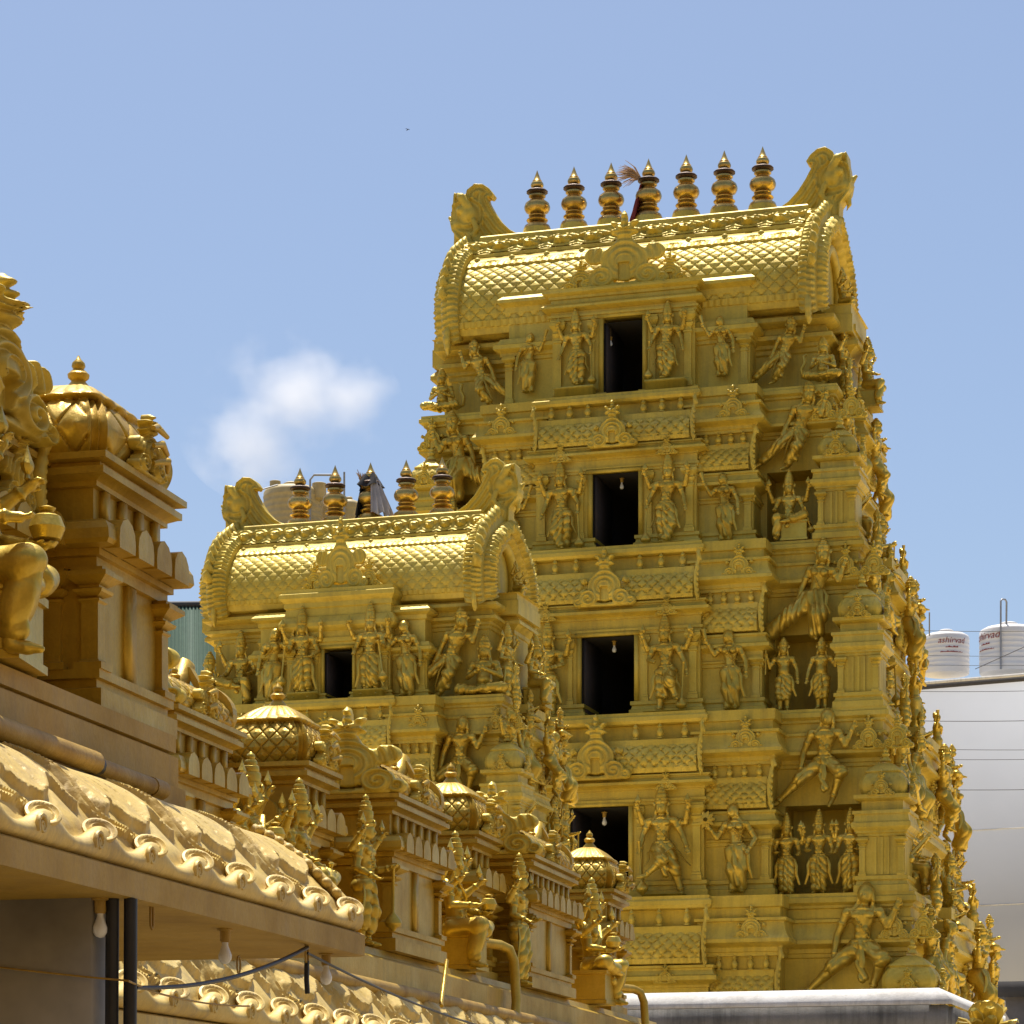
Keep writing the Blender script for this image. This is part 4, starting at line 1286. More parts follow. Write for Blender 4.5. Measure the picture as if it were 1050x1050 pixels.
def flank(D, H, s, flip=False, bk=0.0):
    """The crowded right flank: statues from the near corner to the far one, in two rows."""
    a = ['musician', 'standing_god', 'seated_folded', 'standing_staff', 'standing_four_armed']
    b = ['bearer_lunging', 'dancer_flying', 'bearer_flying', 'bearer_lunging', 'dancer_flying']
    if flip:
        a = ['standing_four_armed', 'seated_tail', 'attendant', 'standing_god', 'seated_folded']; b = ['bearer_flying', 'bearer_lunging', 'dancer_flying', 'bearer_flying', 'bearer_lunging']
    w = ['near corner', 'second from near corner', 'middle', 'second from far corner', 'far corner']
    out = []
    hd, ym = D + bk / 2, bk / 2
    for k, f in enumerate((-.92, -.5, .02, .5, .95)):
        mid = k == 2
        out.append((a[k], (.52 if mid else .28) * s, ym + f * hd, (1.02 if 'stand' in a[k] or 'att' in a[k] else 1.15) * s, k % 2 == 1, .0, 62 if k == 0 else 90, 'low ' + w[k]))
        out.append((b[k], (.42 if mid else .24) * s, ym + f * hd, 1.12 * s, k % 2 == 0, .47 * H, 70 if k == 0 else 90, 'high ' + w[k]))
    for k, (f, zz, ps, ww) in enumerate(((-.72, .30, 'seated_folded', 'just past near corner'), (.26, .36, 'standing_god', 'between middle and fourth'), (.74, .28, 'seated_tail', 'just before far corner'), (-.24, .34, 'attendant', 'between second and middle'))):
        out.append((ps, .20 * s, ym + f * hd, .78 * s, k % 2 == 0, zz * H, 84, 'small ' + ww))
    for k, (f, ps, ww) in enumerate(((-.80, 'standing_staff', 'first'), (-.3, 'seated_folded', 'second'), (.30, 'attendant', 'third'), (.82, 'seated_tail', 'fourth'))):
        out.append((ps, .26 * s, ym + f * hd, .72 * s, k % 2 == 1, .875 * H, 88, ww + ' small one on cornice'))
    return out

main_spec = [
    dict(mid=pair('guardian_crossed', .69, 1.02, 'g', 'top doorway', .18) + pair('attendant', 1.52, .92, 'a', 'top doorway side bay', .2)
         + [('bearer_flying', 2.42, 1.0, False, 'under right end of eaves', 'r', .1), ('bearer_flying', -2.36, 1.08, True, 'under left end of eaves', 'r', .1),
            ('seated_tail', 3.02, .95, False, 'at top storey right corner', 'k', .1), ('seated_tail', -3.0, .98, True, 'at top storey left corner', 'k', .1)],
         side=[('standing_god', .25, -.55, .95, False, 0, 90, 'near corner'), ('seated_god', .5, .0, 1.1, False, -.02, 90, 'middle'), ('standing_staff', .25, .6, .95, False, 0, 90, 'second from far corner'), ('bearer_lunging', .22, 1.05, 1.0, True, 0, 100, 'far corner')]),
    dict(mid=pair('guardian_crossed', .80, 1.17, 'g', 'second doorway') + pair('attendant', 1.67, 1.02, 'a', 'second doorway side bay', .02)
         + [('seated_god', 2.60, 1.08, False, 'in second storey right recess', 'r'), ('bearer_flying', 2.72, 1.30, False, 'on second storey right wall', 'u', 1.12),
            ('seated_god', -2.68, 1.08, True, 'in second storey left recess', 'r'), ('dancer_flying', -2.60, 1.36, True, 'on second storey left wall', 'u', 1.02)],
         side=flank(1.35, 2.41, 1.0, False, .45)),
    dict(mid=pair('guardian_club', .92, 1.24, 'g', 'third doorway') + pair('attendant', 1.86, 1.18, 'a', 'third doorway side bay', .02)
         + [('standing_staff', 2.60, 1.0, False, 'left of pair, third storey right recess', 'r'), ('standing_staff', 3.17, .98, True, 'right of pair, third storey right recess', 'r'), ('dancer_flying', 3.02, 1.42, False, 'on third storey right wall', 'u', 1.10),
            ('standing_god', -2.9, 1.0, True, 'in third storey left recess', 'r'), ('bearer_flying', -3.0, 1.35, True, 'on third storey left wall', 'u', 1.1)],
         side=flank(1.78, 2.59, 1.06, True, 1.0)),
    dict(mid=pair('guardian_stepping', 1.02, 1.36, 'g', 'fourth doorway') + pair('attendant_wheel', 2.06, 1.30, 'a', 'fourth doorway side bay', .02)
         + [('standing_god', 2.74, 1.02, False, 'left of three, fourth storey recess', 'r'), ('standing_god', 3.22, 1.05, False, 'middle of three, fourth storey recess', 'r'), ('standing_god', 3.68, 1.05, True, 'right of three, fourth storey recess', 'r'),
            ('bearer_lunging', 3.22, 1.50, False, 'on fourth storey right wall', 'u', 1.30)],
         side=flank(2.26, 2.75, 1.16, False, 1.5)),
    dict(mid=[('bearer_lunging', 3.86, 1.75, False, 'right above white parapet', 'u', 1.45)],
         side=flank(2.76, 3.0, 1.25, True, 1.95)),
]
small_spec = [
    dict(mid=pair('standing_four_armed', .40, .86, 'g', 'doorway', .02) + pair('attendant', .80, .86, 'a', 'doorway side bay', .0)
         + [('bearer_flying', 1.28, 1.0, False, 'on the right wall beside the gable', 'r', .0), ('seated_folded', 1.66, .98, False, 'at the right corner of the ledge', 'k', .0),
            ('seated_god', -1.28, .9, True, 'on the left wall beside the gable', 'r', .0), ('seated_folded', -1.66, .95, True, 'at the left corner of the ledge', 'k', .0)],
         side=[('standing_god', .15, -.5, .75, False, 0, 80, 'near corner'), ('seated_god', .3, .05, .85, False, 0, 90, 'middle'), ('standing_staff', .16, .55, .78, True, 0, 90, 'far corner')]),
    dict(mid=[('bearer_lunging', 1.42, .98, False, 'holding up the right-hand cornice', 'u', .62), ('seated_god', 1.42, .8, False, 'in the right-hand recess', 'r'), ('bearer_lunging', -1.42, .98, True, 'holding up the left-hand cornice', 'u', .62)]
         + pair('guardian_club', .46, .85, 'g', 'hidden lower doorway'),
         side=flank(1.1, 1.8, .72)),
    dict(mid=[], side=flank(1.45, 1.9, .78, True)),
]
MAIN_T = [dict(z=11.75, zt=13.0, W=2.95, D=.98, F=1.6, c=1.12, i=1.93, dw=.31, dt=13.0),
          dict(z=9.34, zt=11.75, W=3.1, D=1.35, F=2.05, c=1.25, i=2.08, p0=3.06, p1=3.62, dw=.36, dt=10.52, g=.60, bk=.45),
          dict(z=6.75, zt=9.34, W=3.56, D=1.78, F=2.5, c=1.41, i=2.30, p0=3.44, p1=4.05, dw=.41, dt=7.97, g=.74, bk=1.0),
          dict(z=4.0, zt=6.75, W=4.0, D=2.26, F=3.0, c=1.58, i=2.54, p0=3.84, p1=4.5, dw=.45, dt=5.36, g=.82, bk=1.5),
          dict(z=1.0, zt=4.0, W=4.48, D=2.76, F=3.5, c=1.75, i=2.75, p0=4.25, p1=5.0, dw=.5, dt=2.3, g=.9, bk=1.95)]
SMALL_T = [dict(z=5.30, zt=6.44, W=1.66, D=.68, F=1.08, c=.62, i=1.02, dw=.17, dt=5.90),
           dict(z=3.5, zt=5.30, W=1.84, D=.95, F=1.38, c=.75, i=1.2, p0=1.80, p1=2.20, dw=.2, dt=4.3, g=.75),
           dict(z=1.6, zt=3.5, W=2.14, D=1.25, F=1.75, c=.85, i=1.35, p0=2.05, p1=2.55, dw=.22, dt=2.4, g=.8)]
main_tower, MMAIN = gopuram('gateway_tower', 'tall golden gateway tower covered in statues, with seven finials and a barrel roof', (2.154, 44.6), R(-16.8), MAIN_T, 1.0,
    dict(z=13.0, h=1.5, rt=.33, r=1.35, L=2.84, pu=.21, band=.57, studs=10, r0=.92, rw=.68, ps=.5, ga=1.0, crest=.92, gw=1.95, gh=.98, gy=-1.50, gz=13.48, iz=13.55, kp=.61, ks=.94, kw=.90, kz=.20),
    BIG, .022, 7, front_statues(BIG, main_spec))
small_tower, MSMALL = gopuram('gateway_tower', 'smaller golden gateway tower with five finials, standing in front of the tall one', (-1.65, 33.0), R(-16.8), SMALL_T, .56,
    dict(z=6.44, h=.88, rt=.22, r=.85, L=1.57, pu=.135, band=.57, studs=8, r0=.91, rw=.44, ps=.19, ga=.85, crest=.60, gw=.92, gh=.70, gy=-1.0, gz=6.58, iz=6.36, kp=.44, ks=.66, kw=.90, kz=.07),
    SMALL, .016, 5, front_statues(SMALL, small_spec))
for nm, par, w, d, h in (('base', main_tower, 5.2, 3.9, 1.0 + ZC), ('base', small_tower, 2.9, 2.1, 1.6 + ZC)):
    m = MB(); m.molding(rect(-w, w, -d, d), [(.1, -.3), (.1, .3), (0, .4), (0, h * .55), (.08, h * .6), (.08, h * .7), (0, h * .75), (.1, h - .2), (.1, h - .01)])
    m.build(nm, GOLD, par, 25)
# ------------------------------------------------------------------ the pillared hall on the left with its roof shrines
WO = (-1.99, 11.0); WR = R(76)
MWING = T(WO[0], WO[1], 0) @ RZ(WR)
KP = .72                       # the porch in front is scaled about the camera: smaller, closer, same in view
MPOR = T(WO[0] * KP, WO[1] * KP, ZC * (1 - KP)) @ RZ(WR) @ S(KP)
PALE = paint('pale_gold_paint', (.64, .455, .125), (.53, .36, .08), (.71, .54, .19), rough=.5, metal=.12, scale=2, streak=.5, dirt=(.30, .22, .12))
GOLD2 = paint('hall_gold_paint', (.53, .335, .030), (.40, .235, .018), (.64, .435, .06), rough=.37, metal=.42, scale=2, streak=.3)
FASC = paint('fascia_paint', (.43, .262, .028), (.32, .185, .017), (.50, .32, .05), rough=.55, metal=.10, scale=2, streak=.3, dirt=(.26, .17, .06))
PIPEM = paint('painted_pipe', (.42, .26, .05), (.30, .17, .035), (.5, .33, .08), rough=.45, scale=4, spec=.25)
BLACK = plain('black_plastic', (.018, .018, .02), .45)
WALLC = plain('grey_cement', (.38, .36, .31), .9, scale=3, var=.3)
BULB = plain('white_bulb', (.78, .77, .72), .25)
hall = thing('temple_hall', 'long golden hall with carved eaves, running from the porch towards the small tower', 'temple hall', (WO[0], WO[1], 0), WR)
porch = thing('temple_porch', 'near golden porch at bottom left with broad carved eaves and white bulbs below', 'porch', (0, 0, 0))
porch.matrix_world = MPOR
def wz(z): return z + ZC

def kapota(x0, x1, yl, zl, yt, zt, pitch, res, name, mat, shift=0.0, par=None, rk=1.25):
    """Sloping carved eaves running along x; lip at (yl, zl), head at (yt, zt)."""
    nx = int((x1 - x0) / res); n1 = 14; n2 = int(math.hypot(yt - yl, zt - zl) / res)
    x = np.linspace(x0, x1, nx)
    pk = (x - shift) / pitch
    f = pk - np.floor(pk)
    crest = .5 + .5 * np.cos(2 * np.pi * (f - .5))            # 1 at the curls
    lip = .075 + .075 * crest ** 1.6
    P = np.zeros((nx, n1 + n2, 3))
    P[:, :, 0] = x[:, None]
    a = np.linspace(0, 1, n1)
    # rolled lip: from the underside, out and up, over the crest
    th = np.pi * (-.5 + 1.25 * a)
    cy, cz = yl + .035, zl
    for k in range(n1):
        rr = lip * .5
        P[:, k, 1] = yl + .05 - (.055) * np.cos(th[k]) - .01 * crest
        P[:, k, 2] = zl + rr + rr * np.sin(th[k])
    ylast, zlast = P[:, n1 - 1, 1], P[:, n1 - 1, 2]
    t = np.linspace(0, 1, n2 + 1)[1:]
    X, Tt = np.meshgrid(x, t, indexing='ij')
    Y = ylast[:, None] + (yt - ylast[:, None]) * Tt
    prof = Tt + .10 * np.sin(np.pi * Tt) - .05 * np.sin(2 * np.pi * Tt)
    Z = zlast[:, None] * (1 - prof) + zt * prof - .03 * np.exp(-((Tt - .05) / .06) ** 2)
    P2 = pitch * 2
    sh = .75 * pitch * (1 - Tt) ** 1.5 - .16 * np.sin(2 * np.pi * Tt) * pitch
    s_ = (X - shift - sh) / P2 + .06
    g = s_ - np.floor(s_)
    cell = np.floor(s_)
    wob = .03 * np.sin(cell * 12.9)
    st = lambda c, w: np.clip(1 - np.abs(g - c) / w, 0, 1) ** .5
    rel = .026 * st(.020, .016) + .026 * st(.068, .016)
    low = .26 + wob + .16 * np.abs(np.sin((g - .12) * np.pi * 2.4)) - .03 * np.cos(g * 30)
    leaf = (np.clip((g - .12) / .02, 0, 1) * np.clip((.94 - g) / .04, 0, 1) * np.clip((Tt - low) / .035, 0, 1))
    vein = np.abs(np.sin((g * 9 + Tt * 1.6 + .25 * np.sin(Tt * 7)) * np.pi))
    rel = rel + leaf * (.008 + .034 * np.exp(-np.clip(Tt - low, 0, 1) / .16)) - .007 * leaf * (vein < .16)
    tong = np.clip((g - .42) / .03, 0, 1) * np.clip((.78 - g) / .04, 0, 1) * np.clip((low - .03 - Tt) / .03, 0, 1) * np.clip((Tt - .06) / .05, 0, 1)
    rel = rel + .004 * tong
    bead = np.clip(1 - np.abs(g - .125) / .012, 0, 1) * (np.sin(Tt * 34) > .6)
    rel = rel + .008 * bead
    rel = rel * rk
    ny = -(zt - zl) / math.hypot(yt - yl, zt - zl); nz = (yt - yl) / math.hypot(yt - yl, zt - zl)
    P[:, n1:, 1] = Y + rel * ny
    P[:, n1:, 2] = Z + rel * nz
    m = MB(); m.grid(P)
    # back and ends
    for e in (0, nx - 1):
        ring = [tuple(p) for p in P[e]] + [(P[e, 0, 0], yt + .1, zt - .02), (P[e, 0, 0], yt + .1, zl)]
        m.add(ring, [tuple(range(len(ring))) if e else tuple(reversed(range(len(ring))))])
    o = m.build(name, mat, par or hall, 40)
    # curls on the lip
    k0 = math.ceil((x0 - shift) / pitch - .5); k1 = math.floor((x1 - shift) / pitch - .5)
    for k in range(k0, k1 + 1):
        xc = shift + (k + .5) * pitch
        if xc > x1 + .02: continue
        # spiral disc that tops each wave of the lip, leaning towards the near end
        mm = MB()
        Mx = T(xc - .005, yl + .040, zl + .128) @ Vector((-.50, -.40, .77)).to_track_quat('Z', 'X').to_matrix().to_4x4()
        mm.lathe([(.03, -.06), (.066, -.02), (.078, .002), (.076, .012), (.064, .016), (.056, .008), (.048, .004), (.042, .012), (.036, .016), (.030, .010), (.026, .006)], 22, M=Mx, sx=1.12)
        pts = []; rad = []
        for q in range(30):
            an = q / 29 * 1.35 * 2 * math.pi
            rr = .008 + .046 * q / 29
            pts.append((rr * math.cos(an), rr * math.sin(an), .016 - .006 * q / 29)); rad.append(.009 + .007 * q / 29)
        mm.lathe([(.024, .0), (.022, .010), (.014, .016), (.002, .018)], 12, M=Mx)
        # roll of the lip seen from the front, with its carved eye
        pts2 = []; rad2 = []
        for q in range(16):
            an = q / 15 * 1.6 * 2 * math.pi
            rr = .006 + .044 * q / 15
            pts2.append((xc - .12 + rr * math.cos(an), yl - .008, zl + .070 + rr * math.sin(an)))
            rad2.append(.006 + .006 * q / 15)
        mm.build('lip_curl', mat, o, 60)
        m2 = MB(); m2.tube(pts2, rad2, 6); m2.build('carved_eye', mat, o, 60)
    return o

# near eaves
fs = MB()
fs.molding(rect(-7, 4.85, 0, 3.2), [(-.02, wz(1.185)), (0, wz(1.19)), (0, wz(1.305)), (-.015, wz(1.315)), (-.03, wz(1.318))])
fs.build('eaves_slab', FASC, porch, 25)
near = kapota(-7, 4.80, .005, wz(1.322), .62, wz(1.87), .60, .011, 'carved_eaves', PALE, shift=.22, par=porch)
# carved edge band at the end of the near eaves
pts = []
for q in range(30):
    tq = q / 29
    pts.append((4.80, .10 + .54 * tq, wz(1.46 + .43 * (tq + .10 * math.sin(math.pi * tq))) + .02))
m = MB(); m.tube(pts, .032, 8); m.build('edge_roll', PALE, near, 60)
for q in range(2, 29, 3):
    m = MB(); m.lathe([(.005, -.03), (.022, -.02), (.032, 0), (.025, .02), (.008, .03)], 8, c=(4.76, pts[q][1], pts[q][2] + .015), sx=1.0 + .4 * (q % 2))
    m.build('edge_boss', PALE, near, 60)
# drain pipe on the eaves
pp = tag(MB().tube([(-7, .66, wz(1.965)), (2.55, .66, wz(1.965))], .056, 14).build('roof_pipe', PIPEM, None, 50), 'long painted drain pipe lying along the top of the near carved eaves', 'pipe')
pp.matrix_world = MPOR
m = MB(); m.tube([(2.56, .665, wz(1.955)), (3.45, .665, wz(1.95))], .045, 14); m.tube([(3.30, .665, wz(1.95)), (3.46, .665, wz(1.95))], .05, 14)
p2 = tag(m.build('roof_pipe', PIPEM, None, 50), 'short capped drain pipe end beyond the long pipe on the near eaves', 'pipe'); p2.matrix_world = MPOR
m = MB(); m.tube([(2.52, .665, wz(1.956)), (2.60, .665, wz(1.956))], .049, 14); m.build('rubber_joint', BLACK, p2, 50)
# upper plinth carrying the near shrine
m = MB()
m.molding(rect(-7, 4.0, .82, 4.5), [(.06, wz(1.80)), (.06, wz(2.03)), (.03, wz(2.035)), (.03, wz(2.20)), (-.01, wz(2.205)), (-.01, wz(2.22)), (.02, wz(2.225)), (.02, wz(2.315)), (-.1, wz(2.318))])
m.build('upper_plinth', FASC, porch, 25)

def pil_box(mb, x, y, z0, z1, w, M=None):
    H = z1 - z0
    mb.molding(rect(x - w, x + w, y - w, y + w), [(.03, z0), (.03, z0 + .07 * H), (.01, z0 + .08 * H), (0, z0 + .11 * H), (0, z0 + .66 * H), (.012, z0 + .68 * H), (.012, z0 + .70 * H), (-.008, z0 + .72 * H), (.03, z0 + .76 * H), (.035, z0 + .79 * H), (.01, z0 + .81 * H), (.01, z0 + .83 * H), (.055, z0 + .89 * H), (.07, z0 + .91 * H), (.07, z0 + .955 * H), (.04, z0 + .965 * H), (.04, z0 + H)], M)

def shrine_body(root, x0, x1, y0, y1, z, S_, mat):
    """walls, pilasters, kudu cornice, neck and upper cornice; front face is y0; unit heights scaled by S_"""
    h = lambda v: z + v * S_
    m = MB()
    m.molding(rect(x0 + .05 * S_, x1 - .05 * S_, y0 + .05 * S_, y1), [(.07 * S_, z), (.07 * S_, h(.10)), (.03 * S_, h(.11)), (.03 * S_, h(.15)), (.055 * S_, h(.155)), (.055 * S_, h(.20)), (0, h(.205)), (0, h(.70)),
              (.03 * S_, h(.705)), (.03 * S_, h(.76)), (.055 * S_, h(.765)), (.055 * S_, h(.80)), (.03 * S_, h(.80))])
    m.build('wall', mat, root, 25)
    m = MB()
    m.molding(rect(x0 + .05 * S_, x1 - .05 * S_, y0 + .05 * S_, y1), [(.06 * S_, h(.80)), (.125 * S_, h(.81)), (.14 * S_, h(.83)), (.135 * S_, h(.88)), (.11 * S_, h(.92)), (.085 * S_, h(.935)), (.03, h(.94)),
              (.0, h(.945)), (.0, h(1.11)), (.03 * S_, h(1.115)), (.03 * S_, h(1.14)), (.07 * S_, h(1.16)), (.09 * S_, h(1.165)), (.09 * S_, h(1.20)), (.06 * S_, h(1.205)), (.06 * S_, h(1.225)), (.11 * S_, h(1.235)), (.11 * S_, h(1.268)), (.0, h(1.27))])
    cn = m.build('cornice', mat, root, 25)
    # corner pilasters
    w = .045 * S_
    for (px, py) in ((x0 + .07 * S_, y0 + .06 * S_), (x1 - .07 * S_, y0 + .06 * S_), (x0 + .06 * S_, y0 + .26 * S_)):
        mm = MB(); pil_box(mm, px, py, h(.20), h(.705), w); mm.build('pilaster', mat, root, 25)
    mm = MB(); mm.box((x0 + x1) / 2 - .06 * S_, (x0 + x1) / 2 + .06 * S_, y0 + .025 * S_, y0 + .08 * S_, h(.20), h(.70)); mm.build('wall_strip', mat, root, 0)
    # framed recess strips on the neck
    n = max(2, int((x1 - x0) / (.22 * S_)))
    for k in range(n):
        xa = x0 + .05 * S_ + (x1 - x0 - .1 * S_) * (k + .5) / n
        mm = MB(); mm.box(xa - .035 * S_, xa + .035 * S_, y0 + .02 * S_, y0 + .06 * S_, h(.955), h(1.11)); mm.build('neck_strip', mat, cn, 0)
    # arched tablets along the kudu cornice
    n = max(2, int((x1 - x0) / (.235 * S_)))
    arch = [(-.075, 0), (.075, 0), (.078, .06), (.07, .12), (.045, .165), (.0, .19), (-.045, .165), (-.07, .12), (-.078, .06)]
    for k in range(n):
        xa = x0 + (x1 - x0) * (k + .5) / n
        mm = MB(); mm.prism([(a * S_ * 1.38, b * S_ * .86) for a, b in arch], -.018 * S_, .10 * S_, T(xa, y0 - .085 * S_, h(.80)))
        mm.build('arched_tablet', mat, cn, 30)
    for k in range(2):
        ya = y0 + .12 * S_ + .3 * S_ * k
        mm = MB(); mm.prism([(a * S_ * .95, b * S_) for a, b in arch], -.03 * S_, .03 * S_, T(x0 - .085 * S_, ya + .1, h(.80)) @ RZ(R(-90)))
        mm.build('arched_tablet', mat, cn, 30)
    return h

def roof_shrine(label, x0, x1, y0, y1, z, S_, kind, grp, mat, MW_=None, cells=.34):
    cx, cy = (x0 + x1) / 2, (y0 + y1) / 2
    root = thing('roof_shrine', label, 'shrine', (0, 0, 0), 0, grp)
    root.matrix_world = (MW_ or MWING) @ T(cx, cy, z)
    x0 -= cx; x1 -= cx; y0 -= cy; y1 -= cy
    h = shrine_body(root, x0, x1, y0, y1, 0, S_, mat)
    zt = h(1.27)
    if kind == 'dome':
        me = dome_mesh('dome', (x1 - x0) / 2 * .98, (y1 - y0) / 2 * .98, .52 * S_, mat, pu=(x1 - x0) / 2 * cells, depth=.018 * S_, n=70, seg=288)
        d = link('dome', me, root, T(0, 0, zt))
        mm = MB(); small_finial(mm, (0, 0, .455 * S_), .15 * S_, 16); mm.build('finial', mat, d, 50)
        # gable plate on the right-hand face with rolled leaves
        link('horseshoe_gable', SH['gable_fine'], d, T(0, y0 - .05 * S_, .0) @ S(.36 * S_, .55 * S_, .27 * S_))
        for k in range(3):
            mm = MB(); mm.tube([(-.10 * S_, y0 - .13 * S_, (.04 + .09 * k) * S_), (.0, y0 - .17 * S_ + .03 * k * S_, (.07 + .09 * k) * S_), (.10 * S_, y0 - .13 * S_, (.04 + .09 * k) * S_)], [.012 * S_, .02 * S_, .012 * S_], 8)
            mm.build('leaf_roll', mat, d, 60)
    else:
        # barrel roof along x
        r = (y1 - y0) / 2 * .92; hh = .30 * S_; L = (x1 - x0) / 2 * .97
        nu, nv = int(2 * L / .012), 40
        u = np.linspace(-L, L, nu); tt = np.linspace(0, 1, nv)
        a = np.radians(-20 + 110 * tt)
        yy = r * 1.06 * np.cos(a); zz = zt + (np.sin(a) + math.sin(R(20))) / (1 + math.sin(R(20))) * hh
        U, Tm = np.meshgrid(u, tt, indexing='ij')
        Lh = lattice(U, Tm * r * 2.0, .17 * S_, .17 * S_, .022 * S_)
        Lh = np.where(Tm > .74, .012 * S_ * (1 + .6 * np.abs(np.sin(U / (.05 * S_) * 3.14))) * (Tm < .82) + .004 * (Tm >= .82), Lh)
        m = MB()
        for sg in (-1, 1):
            Pm = np.stack([U, sg * (yy[None] + Lh * np.cos(a)[None]), zz[None] + Lh * np.sin(a)[None]], -1)
            if sg > 0: Pm = Pm[:, ::-1]
            m.grid(Pm)
        br = m.build('barrel_roof', mat, root, 45)
        ins = [(-yy[k] + .02, zz[k]) for k in range(0, nv, 4)] + [(yy[k] - .02, zz[k]) for k in range(nv - 1, -1, -4)]
        m = MB(); m.prism(ins, -L, L, SWAP); m.build('roof_core', mat, br, 0)
        m = MB(); m.box(-L, L, -.09 * S_, .09 * S_, zt + hh - .03 * S_, zt + hh + .035 * S_); m.build('ridge', mat, br, 0)
        for k in range(5):
            mm = MB(); small_finial(mm, (-L * .72 + 1.44 * L * k / 4, 0, zt + hh + .03 * S_), .11 * S_, 10); mm.build('ridge_finial', mat, br, 50)
        # gable plates: large one facing the near end, horned arches at both ends, plates on the long side
        link('horseshoe_gable', SH['gable_fine'], br, T(-L - .05 * S_, 0, zt) @ RZ(R(-90)) @ S(.86 * S_, .8 * S_, .60 * S_))
        for sx in (1,):
            pts = []
            for k in range(25):
                an = R(-30 + 240 * k / 24)
                pts.append((sx * (L + .0), r * 1.08 * math.cos(an), zt + hh * .42 + hh * .85 * math.sin(an) + (.10 * S_ if abs(k - 12) < 2 else 0)))
            mm = MB()
            cz_ = zt + hh * .42
            for k in range(24):
                q0 = [(p_[1], p_[2]) for p_ in (pts[k], pts[k + 1])]
                q1 = [(y_ * .80, cz_ + (z_ - cz_) * .80) for y_, z_ in q0]
                e_ = .045 * S_
                mm.add([(L - e_, *q0[0]), (L - e_, *q0[1]), (L - e_, *q1[1]), (L - e_, *q1[0]), (L + e_, *q0[0]), (L + e_, *q0[1]), (L + e_, *q1[1]), (L + e_, *q1[0])],
                       [(0, 1, 2, 3), (7, 6, 5, 4), (0, 4, 5, 1), (2, 6, 7, 3)] + ([(0, 3, 7, 4)] if k == 0 else []) + ([(1, 5, 6, 2)] if k == 23 else []))
            ar = mm.build('end_arch', mat, br, 30)
            mm = MB()
            mm.tube([(sx * (L - .22 * S_), 0, zt + hh + .0), (sx * (L - .05 * S_), 0, zt + hh + .08 * S_), (sx * (L + .03 * S_), 0, zt + hh + .20 * S_), (sx * (L + .12 * S_), 0, zt + hh + .20 * S_), (sx * (L + .15 * S_), 0, zt + hh + .13 * S_)], [.05 * S_, .075 * S_, .07 * S_, .05 * S_, .015 * S_], 8)
            mm.build('beast_crest', mat, ar, 60)
        for f in (-.1,):
            link('horseshoe_gable', SH['gable_fine'], br, T(f * L, -r * 1.12, zt) @ S(.34 * S_, .55 * S_, .28 * S_))
            for k in range(2):
                mm = MB(); mm.tube([(f * L - .1 * S_, -r * 1.2 - .03, zt + (.05 + .1 * k) * S_), (f * L - .02 * S_, -r * 1.25 - .03, zt + (.08 + .1 * k) * S_), (f * L + .06 * S_, -r * 1.2 - .03, zt + (.05 + .1 * k) * S_)], [.015 * S_, .022 * S_, .012 * S_], 8)
                mm.build('leaf_roll', mat, br, 60)
    return root

roof_shrine('large golden shrine with quilted square dome, standing against the sky at the left', 3.07, 4.10, .85, 1.50, wz(2.316), 1.01, 'dome', 'shrines along the hall roof', GOLD2, MPOR, .60)
# the bigger block at the left edge
blk = thing('roof_shrine', 'tall golden shrine cut off by the left edge of the photo, behind a seated statue', 'shrine', (0, 0, 0), 0, 'shrines along the hall roof')
blk.matrix_world = MPOR @ T(1.4, 1.6, wz(2.316))
hb = shrine_body(blk, -2.6, 1.60, -.44, .7, 0, .99, GOLD2)
m = MB(); m.molding(rect(-.1, 1.55, -.40, .6), [(0, 1.25), (0, 1.32), (.05, 1.34), (.05, 1.40), (0, 1.42)]); m.build('attic', GOLD2, blk, 25)
link('horseshoe_gable', SH['gable_fine'], blk, T(.98, -.50, 1.28) @ S(1.05, 1.1, .60))
link('scroll_bracket', SH['bracket'], blk, T(1.50, -.50, .92) @ S(.34, .4, .42))
link('scroll_bracket', SH['bracket'], blk, T(1.44, -.46, 1.30) @ S(.34, .4, .34))
link('horseshoe_gable', SH['gable_fine'], blk, T(1.30, -.46, .93) @ S(.34, .6, .36))

# far part of the hall: edge beam, gutter, back wall, roof
m = MB()
m.molding(rect(.9, 17.2, .63, 3.0), [(0, wz(1.20)), (0, wz(1.36)), (-.02, wz(1.375)), (-.10, wz(1.40)), (-.12, wz(1.45)), (-.2, wz(1.455))])
m.build('edge_beam', GOLD2, hall, 25)
m = MB()
m.molding(rect(1.0, 17.0, 1.42, 3.0), [(0, wz(1.45)), (0, wz(2.10)), (.04, wz(2.12)), (.04, wz(2.18)), (.1, wz(2.2)), (.1, wz(2.26)), (.05, wz(2.32)), (0, wz(2.33)), (0, wz(2.55)), (.05, wz(2.57)), (.05, wz(2.63)), (-.1, wz(2.64))])
m.build('back_wall', GOLD2, hall, 25)
gp = tag(MB().tube([(1.0, .55, wz(1.155)), (17.2, .55, wz(1.155))], .05, 12).build('gutter_pipe', PIPEM, None, 50), 'long brown pipe running under the edge beam of the far eaves', 'pipe'); gp.matrix_world = MWING
low = kapota(1.0, 17.2, .22, wz(.74), .66, wz(1.20), .55, .014, 'carved_eaves', PALE, shift=.1)
m = MB()
m.molding(rect(1.0, 17.2, .24, 3.0), [(-.03, wz(.56)), (0, wz(.565)), (0, wz(.725)), (-.02, wz(.735)), (-.05, wz(.737))]); m.build('eaves_slab', PALE, hall, 25)
m = MB(); m.box(1.0, 17.2, 2.4, 2.6, -.05, wz(.57)); m.build('inner_wall', WALLC, hall, 0)
for k in range(7):
    m = MB(); pil_box(m, 2.6 + 2.3 * k, .75, -.02, wz(.565), .16); m.build('column', GOLD2, hall, 25)
ROOFC = plain('roof_bounce_yellow', (.70, .57, .32), .85)  # unseen roof tops coloured yellow to bounce warm light onto the towers
